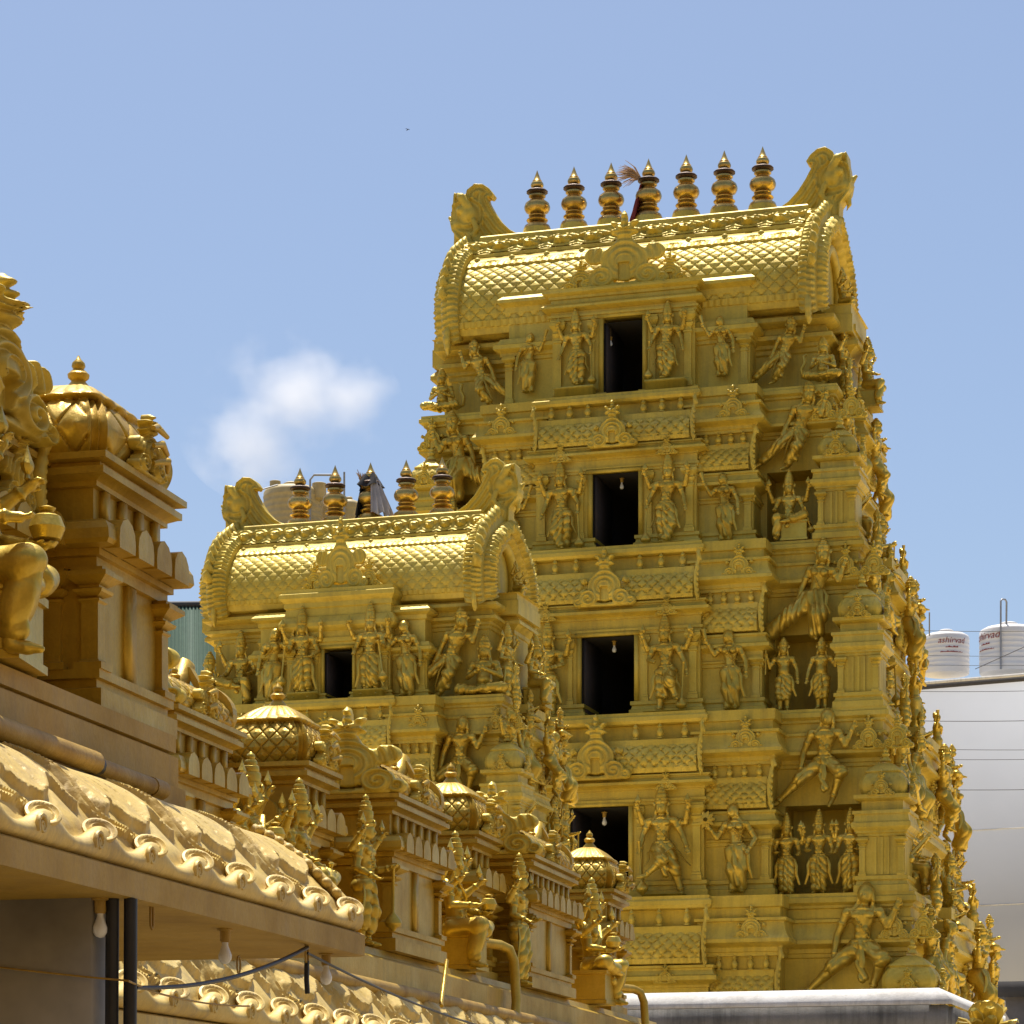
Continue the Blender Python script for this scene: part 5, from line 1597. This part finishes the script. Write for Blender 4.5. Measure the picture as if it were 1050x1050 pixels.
m = MB(); m.box(1.0, 17.0, 3.0, 10.5, wz(1.0), wz(1.42)); m.build('flat_roof', ROOFC, hall, 0)
m = MB(); m.box(-7, -1.3, .9, 3.2, -2.4, wz(1.18)); m.build('rear_wall', WALLC, porch, 0)

Z0 = wz(1.455)
for lab, kind, x0, x1, y0, sc_ in (
    ('first barrel-roofed shrine on the hall, partly hidden by the large domed shrine', 'barrel', 3.72, 4.70, .70, .77),
    ('nearest small quilted-dome shrine, between the seated pair and the standing club bearer', 'dome', 6.50, 7.10, .90, .85),
    ('middle barrel-roofed shrine with a spiral gable, between two domed shrines', 'barrel', 7.80, 9.05, .70, .82),
    ('middle small quilted-dome shrine, behind the seated statue with many arms', 'dome', 10.64, 11.28, .90, .89),
    ('farthest barrel-roofed shrine with a spiral gable, below the tall tower', 'barrel', 11.65, 13.2, .70, .83),
    ('farthest small quilted-dome shrine, before the fourth doorway of the tall tower', 'dome', 15.6, 16.3, .90, .92)):
    roof_shrine(lab, x0, x1, y0, y0 + (.54 if kind == 'dome' else .62), Z0, sc_, kind, 'shrines along the hall roof', GOLD2)

HF = .0075
def wst(pose, s, n, z, ht, lab, mir=False, rz=0, MW_=None):
    return statue(pose, (s, -n, wz(z)), R(rz), ht, lab, 'statues along the hall roof', mir, h=HF, parent_M=MW_ or MWING)
wst('seated_many_armed', 1.80, -.98, 2.33, 1.32, 'large golden seated statue cut off by the left edge, knee and arm showing', rz=8, MW_=MPOR)
wst('seated_many_armed', 5.50, -.92, 1.47, .94, 'left of two golden seated statues behind the near carved eaves', True)
wst('seated_god', 5.86, -.74, 1.47, .86, 'right of two golden seated statues behind the near carved eaves')
wst('standing_four_armed', 7.44, -.80, 1.46, .80, 'golden standing statue with a hanging club beside the end of the near eaves')
wst('seated_many_armed', 9.85, -.86, 1.47, .98, 'golden seated many-armed statue between the middle barrel shrine and middle dome shrine')
wst('standing_god', 11.47, -.76, 1.46, .88, 'golden standing statue between the middle dome shrine and the farthest barrel shrine', True)
wst('seated_many_armed', 14.5, -.86, 1.47, 1.10, 'golden seated many-armed statue between the farthest barrel shrine and dome shrine', True)

# cement wall with two black pipes under the near eaves
m = MB(); m.box(1.30, 1.60, .16, 4.4, -.66, wz(1.186)); cw = m.build('wall', WALLC, None, 0); cw.matrix_world = MPOR
tag(cw, 'bare grey cement wall under the near carved eaves', 'wall')
for k, (dy, lab) in enumerate(((.085, 'left of two black pipes at the edge of the grey cement wall'), (.012, 'right of two black pipes at the edge of the grey cement wall'))):
    m = MB(); m.tube([(1.36 + .03 * k, dy + .02, -.66), (1.36 + .03 * k, dy, wz(1.186))], .030, 14)
    o = m.build('drain_pipe', BLACK, None, 50); o.matrix_world = MPOR; tag(o, lab, 'pipe', 'black pipes by the cement wall')

def bulb_at(M, sc_, label, grp, cord=0.0):
    o = thing('light_bulb', label, 'light bulb', (0, 0, 0), 0, grp)
    o.matrix_world = M @ S(sc_)
    m = MB()
    if cord: m.tube([(0, 0, cord), (0, 0, -.005)], .004, 6)
    m.lathe([(.04, 0), (.04, -.008), (.026, -.012), (.026, -.06), (.02, -.068)][::-1], 14); m.build('holder', PIPEM, o, 40)
    m = MB(); m.lathe([(.015, -.065), (.016, -.085), (.024, -.105), (.033, -.13), (.032, -.15), (.02, -.168), (.002, -.174)][::-1], 16); m.build('bulb', BULB, o, 70)
for s_, lab in ((1.33, 'white light bulb under the near eaves, beside the black pipes'), (2.93, 'white light bulb under the near eaves, middle of the three'), (4.55, 'white light bulb under the far end of the near eaves')):
    bulb_at(MPOR @ T(s_, .13, wz(1.186)), 1.0, lab, 'light bulbs under the eaves')
for Mx, (x, y, z), k_, lab in ((MMAIN, (.02, -1.75, 10.50), .95, 'white bulb hanging in the second doorway of the tall tower'), (MMAIN, (.02, -2.2, 7.95), 1.0, 'white bulb hanging in the third doorway of the tall tower'),
                       (MMAIN, (.0, -2.7, 5.32), 1.15, 'white bulb hanging in the fourth doorway of the tall tower'), (MMAIN, (-.26, -1.35, 12.78), .8, 'small white bulb hanging in the top doorway of the tall tower')):
    bulb_at(Mx @ T(x, y, z + ZC), k_, lab, 'bulbs in the tower doorways', .02 if z < 12 else .2)
# loops and cable under the eaves
def wire(pts, r, label, nm='cable', mat=None, M=None, cat='cable', seg=6):
    o = MB().tube(pts, r, seg).build(nm, mat or BLACK, None, 60)
    if M is not None: o.matrix_world = M
    return tag(o, label, cat)
def sag(a, b, d, n=16):
    a, b = Vector(a), Vector(b)
    return [a.lerp(b, k / n) - Vector((0, 0, d * 4 * (k / n) * (1 - k / n))) for k in range(n + 1)]
wire(sag((1.42, .0, wz(.80)), (3.95, .04, wz(1.17)), .06), .011, 'thick black cable sagging from the black pipes to the hook', M=MPOR)
wire(sag((1.28, 1.2, wz(.98)), (1.28, -.02, wz(.82)), .01) + sag((1.5, .0, wz(.80)), (3.2, .1, wz(.82)), .02)[1:], .005, 'thin wire crossing the grey cement wall', M=MPOR, mat=PIPEM)
wire(sag((3.95, .04, wz(1.14)), (9.0, .45, wz(1.02)), .03), .007, 'thin cable from the hook along the far eaves', M=MPOR)
wire([(3.95, .05, wz(1.19)), (3.95, .05, wz(1.10)), (3.97, .05, wz(1.085)), (3.99, .05, wz(1.10)), (3.99, .05, wz(1.19))], .007, 'brown hook hanging from the near eaves, holding the cable', 'hook', PIPEM, MPOR, 'hook')
wire([(3.97, .05, wz(1.10)), (3.965, .05, wz(1.0)), (3.98, .05, wz(.93))], .014, 'bundle of black tape hanging from the hook', 'tape', BLACK, MPOR, 'tape')
wire([(1.75, .06, wz(1.19)), (1.75, .06, wz(1.10)), (1.765, .06, wz(1.085)), (1.78, .06, wz(1.10)), (1.78, .06, wz(1.19))], .006, 'copper loop hanging from the near eaves beside the first bulb', 'hook', PIPEM, MPOR, 'hook')
wire([(3.1 + .025 * math.cos(k * .7), .12, wz(1.02) + .045 * math.sin(k * .7)) for k in range(10)], .005, 'small wire ring dangling beside the middle bulb', 'ring', PIPEM, MPOR, 'ring')
# standpipes on the far eaves
wire([(7.9, .40, wz(1.09)), (8.0, .43, wz(1.12)), (8.25, .46, wz(1.42))], .014, 'thin slanting rod in front of the far edge beam', 'rod', GOLD2, MWING, 'rod')
for s_, z_, lab in ((10.55, 1.70, 'brown elbow downpipe beside the middle dome shrine'), (15.55, 1.68, 'brown elbow downpipe beside the farthest dome shrine')):
    wire([(s_ - .45, .78, wz(z_)), (s_ - .06, .66, wz(z_)), (s_, .60, wz(z_ - .03)), (s_ + .02, .57, wz(z_ - .12)), (s_ + .02, .55, wz(1.28)), (s_ - .05, .54, wz(1.17))], .038, lab, 'downpipe', GOLD2, MWING, 'pipe', 10)
# ------------------------------------------------------------------ surroundings
GROUND = plain('stone_paving', (.27, .215, .14), .9, scale=.6)
m = MB(); m.add([(-4000, -600, 0), (4000, -600, 0), (4000, 8000, 0), (-4000, 8000, 0)], [(0, 1, 2, 3)])
g = m.build('ground', GROUND, None, 0); g['kind'] = 'structure'
m = MB(); m.add([(-14, 27, .004), (60, 27, .004), (60, 100, .004), (-14, 100, .004)], [(0, 1, 2, 3)])
pv_ = m.build('added_bounce_sheet', plain('bounce_sheet_gold', (.70, .55, .28), .85, scale=.8), None, 0); pv_['kind'] = 'structure'  # unseen pale sheet added to reflect warm light up at the lower storeys
def P3(px, py, Y):                                   # photo pixel at depth Y
    return Vector(((px - 525) / F * Y, Y, ZC + (HZ - py) / F * Y))

WHITE = paint('whitewash', (.74, .71, .66), (.62, .58, .52), (.80, .78, .74), rough=.8, scale=1.5, streak=.4, spec=.2, dirt=(.35, .33, .30))
GREYW = paint('stained_cement', (.24, .24, .245), (.15, .15, .155), (.32, .31, .31), rough=.9, scale=2, streak=.7, spec=.2, dirt=(.09, .09, .09))
# white-topped parapet of the low building before the tall tower
PY = 30.0
zc = 1.93
low_b = thing('low_building', 'low grey building with a white sloping parapet top, in front of the tall tower', 'building', (4.56, 29.72, 0), R(-16.8))
m = MB(); m.box(-7.5, -.02, .02, 8.0, -.05, ZC + 1.45)
m.build('wall', GREYW, low_b, 0)
m = MB(); m.box(-7.4, -.2, .2, 7.9, ZC + 1.45, ZC + 1.5); m.build('roof', ROOFC, low_b, 0)
m = MB(); m.box(-7.5, 0, -.03, .22, ZC + 1.452, ZC + 1.74); m.box(-.25, 0.03, .22, 8.0, ZC + 1.452, ZC + 1.735)
pr = m.build('parapet', GREYW, low_b, 0)
m = MB()
m.add([(-7.5, -.09, ZC + 1.742), (.07, -.09, ZC + 1.742), (.07, -.09, ZC + 1.79), (-7.5, -.09, ZC + 1.79), (-7.5, .16, ZC + 1.93), (-.10, .16, ZC + 1.93), (-7.5, .28, ZC + 1.93), (-.20, .28, ZC + 1.93), (-7.5, .28, ZC + 1.742), (-.2, .28, ZC + 1.742)],
      [(0, 1, 2, 3), (3, 2, 5, 4), (4, 5, 7, 6), (6, 7, 9, 8)])
m.add([(.07, -.09, ZC + 1.742), (.07, 8.0, ZC + 1.742), (.07, 8.0, ZC + 1.79), (.07, -.09, ZC + 1.79), (-.10, .16, ZC + 1.93), (-.10, 8.0, ZC + 1.93), (-.20, .28, ZC + 1.93), (-.2, 8.0, ZC + 1.93)],
      [(0, 1, 2, 3), (3, 2, 5, 4), (4, 5, 7, 6)])
m.build('coping', WHITE, pr, 0)

# factory with water tanks on the right
SHEET = plain('grey_cladding', (.46, .465, .485), .6, scale=.25, var=.06)
DKBAND = plain('dark_flashing', (.06, .055, .055), .7)
TANK = plain('white_tank', (.74, .71, .68), .5, scale=1, var=.06)
REDINK = plain('red_ink', (.30, .06, .05), .7)
PIPEG = plain('grey_steel', (.32, .32, .33), .5, .4)
FY = 74.0
A = P3(930, 703, FY); B = P3(1120, 683, FY); B.y = A.y - (B.x - A.x) * .52
ang = math.atan2(B.y - A.y, B.x - A.x)
fac = thing('factory_building', 'pale grey clad building with a dark roof edge at the right edge of the photo', 'building', (A.x, A.y, 0), ang)
Lf = math.hypot(B.x - A.x, B.y - A.y) + 6
zt_ = A.z
m = MB()
m.box(0, Lf, 0, 14, -.05, zt_ - .14)
m.build('wall', SHEET, fac, 0)
m = MB(); m.box(-.06, Lf + .06, -.06, 14.06, zt_ - .14, zt_ - .02); re = m.build('roof_edge', DKBAND, fac, 0)
m = MB(); m.box(-.08, Lf + .08, -.08, 14.08, zt_ - .018, zt_ + .06); m.build('roof', WHITE, fac, 0)
for k in range(2):
    m = MB(); z = zt_ - 3.9 - 1.95 * k; m.box(0, Lf, -.012, -.002, z, z + .025); m.build('cladding_seam', WHITE, fac, 0)

def text_mesh(s, size, mat, name):
    cu = bpy.data.curves.new(name, 'FONT'); cu.body = s; cu.size = size; cu.align_x = 'CENTER'; cu.extrude = .0; cu.shear = .25
    ob = bpy.data.objects.new(name, cu); C.objects.link(ob)
    dg = bpy.context.evaluated_depsgraph_get()
    me = bpy.data.meshes.new_from_object(ob.evaluated_get(dg))
    bpy.data.objects.remove(ob); bpy.data.curves.remove(cu)
    me.materials.clear(); me.materials.append(mat)
    return me

def tank(px, base_y, Y, rad, hgt, label, mat, text_ang=None, grp=None, cat='water tank', hoop=True):
    c = P3(px, base_y, Y)
    o = thing('water_tank', label, cat, c, 0, grp)
    m = MB()
    pr = [(rad * .98, 0), (rad, .03 * hgt)]
    for k in range(7):
        z = (.10 + .11 * k) * hgt
        pr += [(rad, z), (rad * 1.012, z + .012 * hgt), (rad * 1.012, z + .035 * hgt), (rad, z + .047 * hgt)]
    pr += [(rad, .86 * hgt), (rad * .96, .90 * hgt), (rad * .80, .95 * hgt), (rad * .45, .985 * hgt), (rad * .3, .99 * hgt)]
    m.lathe(pr, 40); m.build('shell', mat, o, 40)
    m = MB(); m.lathe([(rad * .3, .985 * hgt), (rad * .32, 1.0 * hgt), (rad * .32, 1.04 * hgt), (rad * .25, 1.06 * hgt), (.01, 1.065 * hgt)], 24); m.build('lid', mat, o, 40)
    if text_ang is not None:
        rr_ = random.Random(4)
        rows = [(text_mesh('ashirvad', .24 * rad / .65, REDINK, 'lettering'), .66)]
        for hgt_, wid in ((.05, .34), (.04, .62)):       # the two faint lines below, too small to read in the photo
            mb = MB(); n_ = 24
            lo_ = [(-wid / 2 + wid * i / n_, 0, 0) for i in range(n_ + 1)]
            hi_ = [(p_[0], hgt_ * rr_.uniform(.25, 1), 0) for p_ in lo_]
            mb.add(lo_ + hi_, [(i, i + 1, n_ + 2 + i, n_ + 1 + i) for i in range(n_)])
            rows.append((mb.mesh('lettering', REDINK, 0), .55 if len(rows) == 1 else .44))
        for me, zf in rows:
            for v in me.vertices:
                a = text_ang + v.co.x / rad
                r_ = rad * 1.022
                v.co = Vector((r_ * math.sin(a), -r_ * math.cos(a), zf * hgt + v.co.y))
            link('lettering', me, o)
    return o
tank(970, 692, 76, .62, 1.14, 'white water tank with red lettering close beside the tall tower', TANK, R(6), 'white tanks on the grey building')
t2 = tank(1034, 691, 75, .76, 1.28, 'larger white water tank with a bent vent pipe, at the right edge of the photo', TANK, R(-62), 'white tanks on the grey building')
m = MB(); m.tube([(-.33, -.74, .0), (-.33, -.74, 1.3), (-.33, -.74, 1.78), (-.29, -.70, 1.84), (-.20, -.66, 1.84), (-.16, -.64, 1.78), (-.16, -.60, 1.2)], .025, 8); m.build('vent_pipe', PIPEG, t2, 60)

# house behind the small tower carrying the beige tanks
BEIGE = plain('beige_tank', (.46, .36, .17), .6)
c0 = P3(315, 556, 52)
hb_ = thing('tank_house', 'plain house behind the small tower that carries the beige water tanks', 'building', (c0.x, c0.y, 0), R(-10))
m = MB(); m.box(-1.3, 1.3, -1, 5, -.05, c0.z - .1); m.build('wall', GREYW, hb_, 0)
m = MB(); m.box(-1.4, 1.4, -1.1, 5.1, c0.z - .1, c0.z); m.build('roof', ROOFC, hb_, 0)
tb = tank(300, 556, 51.6, .53, 1.02, 'large beige water tank behind the leftmost finial of the small tower', BEIGE, None, 'beige tanks behind the small tower')
m = MB(); m.lathe([(.10, .90), (.10, 1.06), (.08, 1.07)], 14, c=(-.30, -.2, 0)); m.build('neck', BEIGE, tb, 40)
m = MB(); m.lathe([(.13, .74), (.13, 1.02), (.11, 1.03)], 14, c=(.50, -.2, 0)); m.build('side_tube', BEIGE, tb, 40)
tank(341, 556, 52.2, .22, .92, 'middle beige water tank behind the second finial of the small tower', BEIGE, None, 'beige tanks behind the small tower')
tank(358, 556, 51.8, .20, .78, 'smallest beige water tank, left of the cloth-wrapped finial', BEIGE, None, 'beige tanks behind the small tower')
def free(pts, r, label, nm, cat, mat, seg=6):
    return tag(MB().tube(pts, r, seg).build(nm, mat, None, 60), label, cat)
free([P3(318, 540, 51), P3(318, 492, 51), P3(322, 487, 51), P3(345, 487, 51)], .02, 'bent steel pipe above the large beige tank', 'vent_pipe', 'pipe', PIPEG)
free([P3(353, 545, 51), P3(353, 484, 51)], .018, 'thin upright tap pole beside the second finial of the small tower', 'pole', 'pole', PIPEG)
free([P3(268, 502, 51), P3(285, 497, 51)], .014, 'short overflow pipe at the upper left of the large beige tank', 'overflow_pipe', 'pipe', PIPEG)

# green sheeted roof between the shrine and the small tower
GREEN = plain('green_sheet', (.05, .10, .065), .8)
Ys = 50.0
a_, b_ = P3(120, 622, Ys + 3), P3(232, 621, Ys + 3); c_, d_ = P3(232, 720, Ys), P3(120, 724, Ys)
shed = thing('green_shed', 'shed with a green sheet roof between the domed shrine and small tower', 'shed', (a_.x, Ys, 0), 0)
nx = 120
V = np.zeros((nx, 2, 3))
for k in range(nx):
    q = k / (nx - 1); wv = .03 * math.sin(k * 1.6)
    top = a_.lerp(b_, q); bot = d_.lerp(c_, q)
    V[k, 0] = (bot.x - a_.x, bot.y - Ys - wv, bot.z); V[k, 1] = (top.x - a_.x, top.y - Ys - wv, top.z)
m = MB(); m.grid(V); m.build('roof', GREEN, shed, 60)
m = MB(); m.box(.1, (b_ - a_).x - .1, .2, 3.2, -.05, c_.z + .1); m.build('wall', GREYW, shed, 0)
m = MB(); m.tube([a_ - Vector((a_.x, Ys, -.03)), b_ - Vector((a_.x, Ys, -.03))], .06, 8); m.build('ridge_cap', DKBAND, shed, 60)

# overhead wires on the right
WIRE = plain('dark_wire', (.05, .05, .055), .7)
for k, (ya, yb, w_) in enumerate(((645, 645, .010), (670, 671, .008), (680, 680, .008), (708, 705, .010), (738, 736, .012), (766, 767, .010), (777, 776, .010), (808, 807, .012))):
    a = P3(890, ya, 60); b = P3(1150, yb, 56)
    names = ['above the white tanks', 'across the lettering of the white tanks', 'below the lettering of the white tanks', 'just under the dark roof edge', 'first below the roof edge of the grey wall', 'upper of the close pair across the grey wall', 'lower of the close pair across the grey wall', 'lowest across the grey wall']
    free(sag(a, b, .05, 10), w_ * .6, 'thin dark overhead wire, ' + names[k], 'wire', 'wire', WIRE, 5)['group'] = 'overhead wires at the right'
free([P3(1000, 686, 58), P3(1080, 650, 58)], .008, 'thin slanting wire crossing the larger white tank', 'wire', 'wire', WIRE, 5)
free([P3(953, 628, 50), P3(953, 652, 50)], .012, 'thin upright rod beside the right edge of the tall tower', 'rod', 'rod', PIPEG)

# low house at the lower right corner
hq = P3(1031, 1012, 33)
hs = thing('low_house', 'low house with a dark roof edge at the bottom right corner', 'building', (hq.x, hq.y, 0), R(-16))
m = MB(); m.box(0, 6, 0, 5, -.05, hq.z - .12); m.build('wall', plain('mottled_tile', (.30, .25, .20), .8), hs, 0)
m = MB(); m.box(-.08, 6.1, -.08, 5.1, hq.z - .12, hq.z + .06); m.build('roof_edge', DKBAND, hs, 0)

# golden lotus ornament at the lower right
LOT = paint('bright_gold', (.58, .42, .06), (.46, .30, .035), (.64, .5, .12), rough=.3, metal=.35, scale=3, streak=.1)
lp = P3(1012, 1075, 22)
lo_ = thing('lotus_ornament', 'golden lotus ornament with spread petals at the bottom right', 'ornament', lp, 0)
m = MB(); m.lathe([(.05, -.5), (.07, -.1), (.12, 0), (.16, .06), (.12, .14), (.04, .2)], 16); m.build('stem', LOT, lo_, 50)
m = MB(); m.tube([(0, 0, -lp.z), (0, 0, -.48)], .03, 10); m.build('post', PIPEG, lo_, 50)
for ringk, (n, L, el) in enumerate(((11, .26, 12), (10, .30, 38), (8, .32, 62), (5, .34, 82))):
    for k in range(n):
        m = MB()
        az = 2 * math.pi * (k + .5 * (ringk % 2)) / n; e = R(el + 6 * math.sin(k * 2.1))
        d = Vector((math.cos(az) * math.cos(e), math.sin(az) * math.cos(e), math.sin(e)))
        o_ = Vector((0, 0, .05)); up = Vector((0, 0, 1))
        pts = [o_, o_ + d * L * .35, o_ + d * L * .75 + up * .01, o_ + d * L * 1.0 - up * .02, o_ + d * L * 1.05 - up * .05]
        m.tube(pts, [.02, .045, .055, .035, .008], 7, flat=.4); m.build('petal', LOT, lo_, 60)

# cloths and straw tied to the finials
def drape(name, label, cat, M, mat, r0, z0, r1, z1, a0, a1, fold=.03, n=26):
    V = np.zeros((n, 14, 3))
    for i in range(n):
        a = R(a0 + (a1 - a0) * i / (n - 1))
        for j in range(14):
            q = j / 13
            rr = r0 + (r1 - r0) * q + fold * math.sin(i * 1.3 + q * 2) * (.3 + q)
            V[i, j] = (rr * math.sin(a), -rr * math.cos(a), z0 + (z1 - z0) * q + .02 * math.sin(i * .9))
    m = MB(); m.grid(V)
    W = V + np.array([0, 0, .0]); W = V.copy(); W[:, :, 0] *= .96; W[:, :, 1] *= .96
    m.grid(W[::-1])
    o = m.build(name, mat, None, 60); o.matrix_world = M
    return tag(o, label, cat)
RED = plain('red_cloth', (.22, .03, .025), .9); BLK = plain('black_cloth', (.02, .018, .02), .95); GRY = plain('grey_cloth', (.40, .37, .36), .9); STRAW = plain('straw', (.42, .27, .16), .8)
Mk = MMAIN @ T(0, 0, 14.96 + ZC)
drape('cloth', 'red cloth tied round the middle finial of the tall tower', 'cloth', Mk, RED, .10, .68, .27, .02, -150, -40)
def plume(M, n, L, spread, label, base, dirv, sd=3):
    r_ = random.Random(sd); m = MB()
    for k in range(n):
        d = Vector(dirv) + Vector((r_.gauss(0, spread), r_.gauss(0, spread), r_.gauss(0, spread))); d.normalize()
        l = L * r_.uniform(.6, 1.1); b = Vector(base)
        m.tube([b, b + d * l * .5 + Vector((0, 0, .02)), b + d * l - Vector((0, 0, .10 * l + r_.uniform(0, .1) * l))], [.008, .007, .003], 4)
    o = m.build('straw_plume', STRAW, None, 60); o.matrix_world = M; o['kind'] = 'thing'
    del o['kind']
    return tag(o, label, 'plume')
plume(Mk, 90, .42, .22, 'straw plume sticking out left of the middle finial of the tall tower', (-.10, -.05, .66), (-.85, -.2, .45))
Mk2 = MSMALL @ T(0, 0, 7.61 + ZC)
drape('cloth', 'black cloth bunched round the middle finial of the small tower', 'cloth', Mk2, BLK, .10, .46, .17, .02, -170, -55, .012)
drape('cloth', 'black cloth knot on top of the small tower\'s middle finial', 'cloth', Mk2, BLK, .07, .50, .15, .36, -180, 180, .02)
drape('cloth', 'long grey cloth trailing right of the small tower\'s middle finial', 'cloth', Mk2, GRY, .11, .42, .26, .0, 20, 110, .02)
plume(Mk2, 24, .24, .10, 'small straw tuft sticking up beside the black cloth knot', (-.09, -.04, .34), (-.12, 0, 1), 5)

# a bird far off
bp = P3(418, 133, 160)
b = thing('bird', 'tiny dark bird gliding high in the sky left of the tower', 'bird', bp, R(30))
m = SDF((-.5, -.35, -.15), (.5, .35, .2), .025)
m.ell((0, 0, 0), (.07, .2, .06), .02); m.chain([(0, .18, 0), (0, .32, 0)], [.04, .06], .02); m.ell((0, -.2, .02), (.045, .06, .045), .02)
m.chain([(0, -.05, .03), (.2, -.06, .10), (.44, .05, .05)], [.05, .045, .012], .02); m.chain([(0, -.05, .03), (-.2, -.06, .10), (-.44, .05, .05)], [.05, .045, .012], .02)
link('body', m.mesh('bird_body', BLK), b, S(.36))

# the small cloud: a real puff of mist far beyond the towers
cm, nt, out = new_mat('cloud_mist')
vol = nt.nodes.new('ShaderNodeVolumePrincipled')
vol.inputs['Color'].default_value = (1, 1, 1, 1); vol.inputs['Anisotropy'].default_value = .2
tc = nt.nodes.new('ShaderNodeTexCoord')
n1 = nt.nodes.new('ShaderNodeTexNoise'); n1.inputs['Scale'].default_value = 2.3; n1.inputs['Detail'].default_value = 7; n1.inputs['Roughness'].default_value = .55
nt.links.new(tc.outputs['Object'], n1.inputs['Vector'])
def ball(c, s_):
    mp = nt.nodes.new('ShaderNodeMapping'); mp.vector_type = 'TEXTURE'
    mp.inputs['Location'].default_value = c; mp.inputs['Scale'].default_value = s_
    nt.links.new(tc.outputs['Object'], mp.inputs[0])
    ln = nt.nodes.new('ShaderNodeVectorMath'); ln.operation = 'LENGTH'; nt.links.new(mp.outputs[0], ln.inputs[0])
    sb = nt.nodes.new('ShaderNodeMath'); sb.operation = 'SUBTRACT'; sb.inputs[0].default_value = 1; nt.links.new(ln.outputs['Value'], sb.inputs[1])
    return sb.outputs[0]
def mth(op, a, b_):
    q = nt.nodes.new('ShaderNodeMath'); q.operation = op
    for i, x in enumerate((a, b_)):
        if hasattr(x, 'node'): nt.links.new(x, q.inputs[i])
        else: q.inputs[i].default_value = x
    return q.outputs[0]
bl = mth('MAXIMUM', mth('MAXIMUM', ball((.06, 0, .16), (.80, .8, .66)), ball((-.34, 0, -.36), (.62, .7, .58))), ball((.52, 0, .12), (.50, .6, .46)))
den = mth('MAXIMUM', mth('ADD', mth('MULTIPLY', bl, 1.1), mth('MULTIPLY', mth('SUBTRACT', n1.outputs['Fac'], .58), 2.4)), 0.0)
nt.links.new(mth('MULTIPLY', den, .026), vol.inputs['Density'])
nt.links.new(vol.outputs[0], out.inputs['Volume'])
cp = P3(294, 420, 1500)
m = MB(); m.lathe([(1.05 * math.cos(R(a)), 1.05 * math.sin(R(a))) for a in range(-85, 90, 10)], 28)
cl = m.build('cloud', cm, None, 0, M=T(*cp) @ S(60, 44, 52)); cl['kind'] = 'structure'

# unseen houses right and behind, added to bounce warm light and block sky
OCH = plain('ochre_plaster', (.42, .29, .13), .85, scale=.5)
WIN = plain('dark_window', (.03, .03, .035), .3)
for k, (x, y, wd, dp, hh, a, lab) in enumerate(((9.0, 2.0, 16.0, 8.0, 9.5, 78, 'unseen ochre house across the lane, added to bounce warm light'), (-4.0, -9.0, 22.0, 8.0, 10.0, 180, 'unseen ochre house behind the viewer, added to bounce warm light'))):
    hse = thing('house', lab, 'house', (x, y, 0), R(a))
    m = MB(); m.box(-wd / 2, wd / 2, -dp, 0, -.05, hh); m.build('wall', OCH, hse, 0)
    m = MB(); m.box(-wd / 2 - .3, wd / 2 + .3, -dp - .3, .3, hh + .002, hh + .3); m.build('roof', OCH, hse, 0)
    for i in range(5):
        for j in range(3):
            m = MB(); xx = -wd / 2 + wd * (i + .5) / 5; zz = 1.2 + 3 * j
            m.box(xx - .5, xx + .5, .01, .03, zz, zz + 1.3); m.build('window', WIN, hse, 0)
# ------------------------------------------------------------------ camera, sun, sky
sc = bpy.context.scene
cam = bpy.data.objects.new('camera', bpy.data.cameras.new('camera')); C.objects.link(cam); sc.camera = cam
cam.location = (0, 0, ZC); cam.rotation_euler = (R(90), 0, 0)
cam.data.sensor_width = 36; cam.data.lens = F / 1050 * 36
cam.data.shift_y = (HZ - 525) / 1050
cam.data.clip_end = 20000; cam.data.clip_start = .1
sun_dir = Vector((-.06, .30, .95)).normalized()       # towards the sun
sun = bpy.data.objects.new('sun', bpy.data.lights.new('sun', 'SUN')); C.objects.link(sun)
sun.rotation_euler = sun_dir.to_track_quat('Z', 'Y').to_euler()
sun.data.energy = 4.4; sun.data.angle = R(.5); sun.data.color = (1, .95, .86)
w = bpy.data.worlds.new('World'); sc.world = w; w.use_nodes = True
nt = w.node_tree
bg = nt.nodes['Background']
sky = nt.nodes.new('ShaderNodeTexSky'); sky.sky_type = 'NISHITA'; sky.sun_disc = False
sky.sun_elevation = math.asin(sun_dir.z); sky.sun_rotation = math.atan2(sun_dir.x, sun_dir.y)
sky.air_density = .95; sky.dust_density = 2.2; sky.ozone_density = 3.0; sky.altitude = 50
nt.links.new(sky.outputs[0], bg.inputs[0]); bg.inputs[1].default_value = .095
sc.view_settings.view_transform = 'Standard'; sc.view_settings.look = 'None'
sc.view_settings.exposure = .55; sc.view_settings.gamma = 1; sc.view_settings.use_curve_mapping = False
sc.cycles.volume_bounces = 6
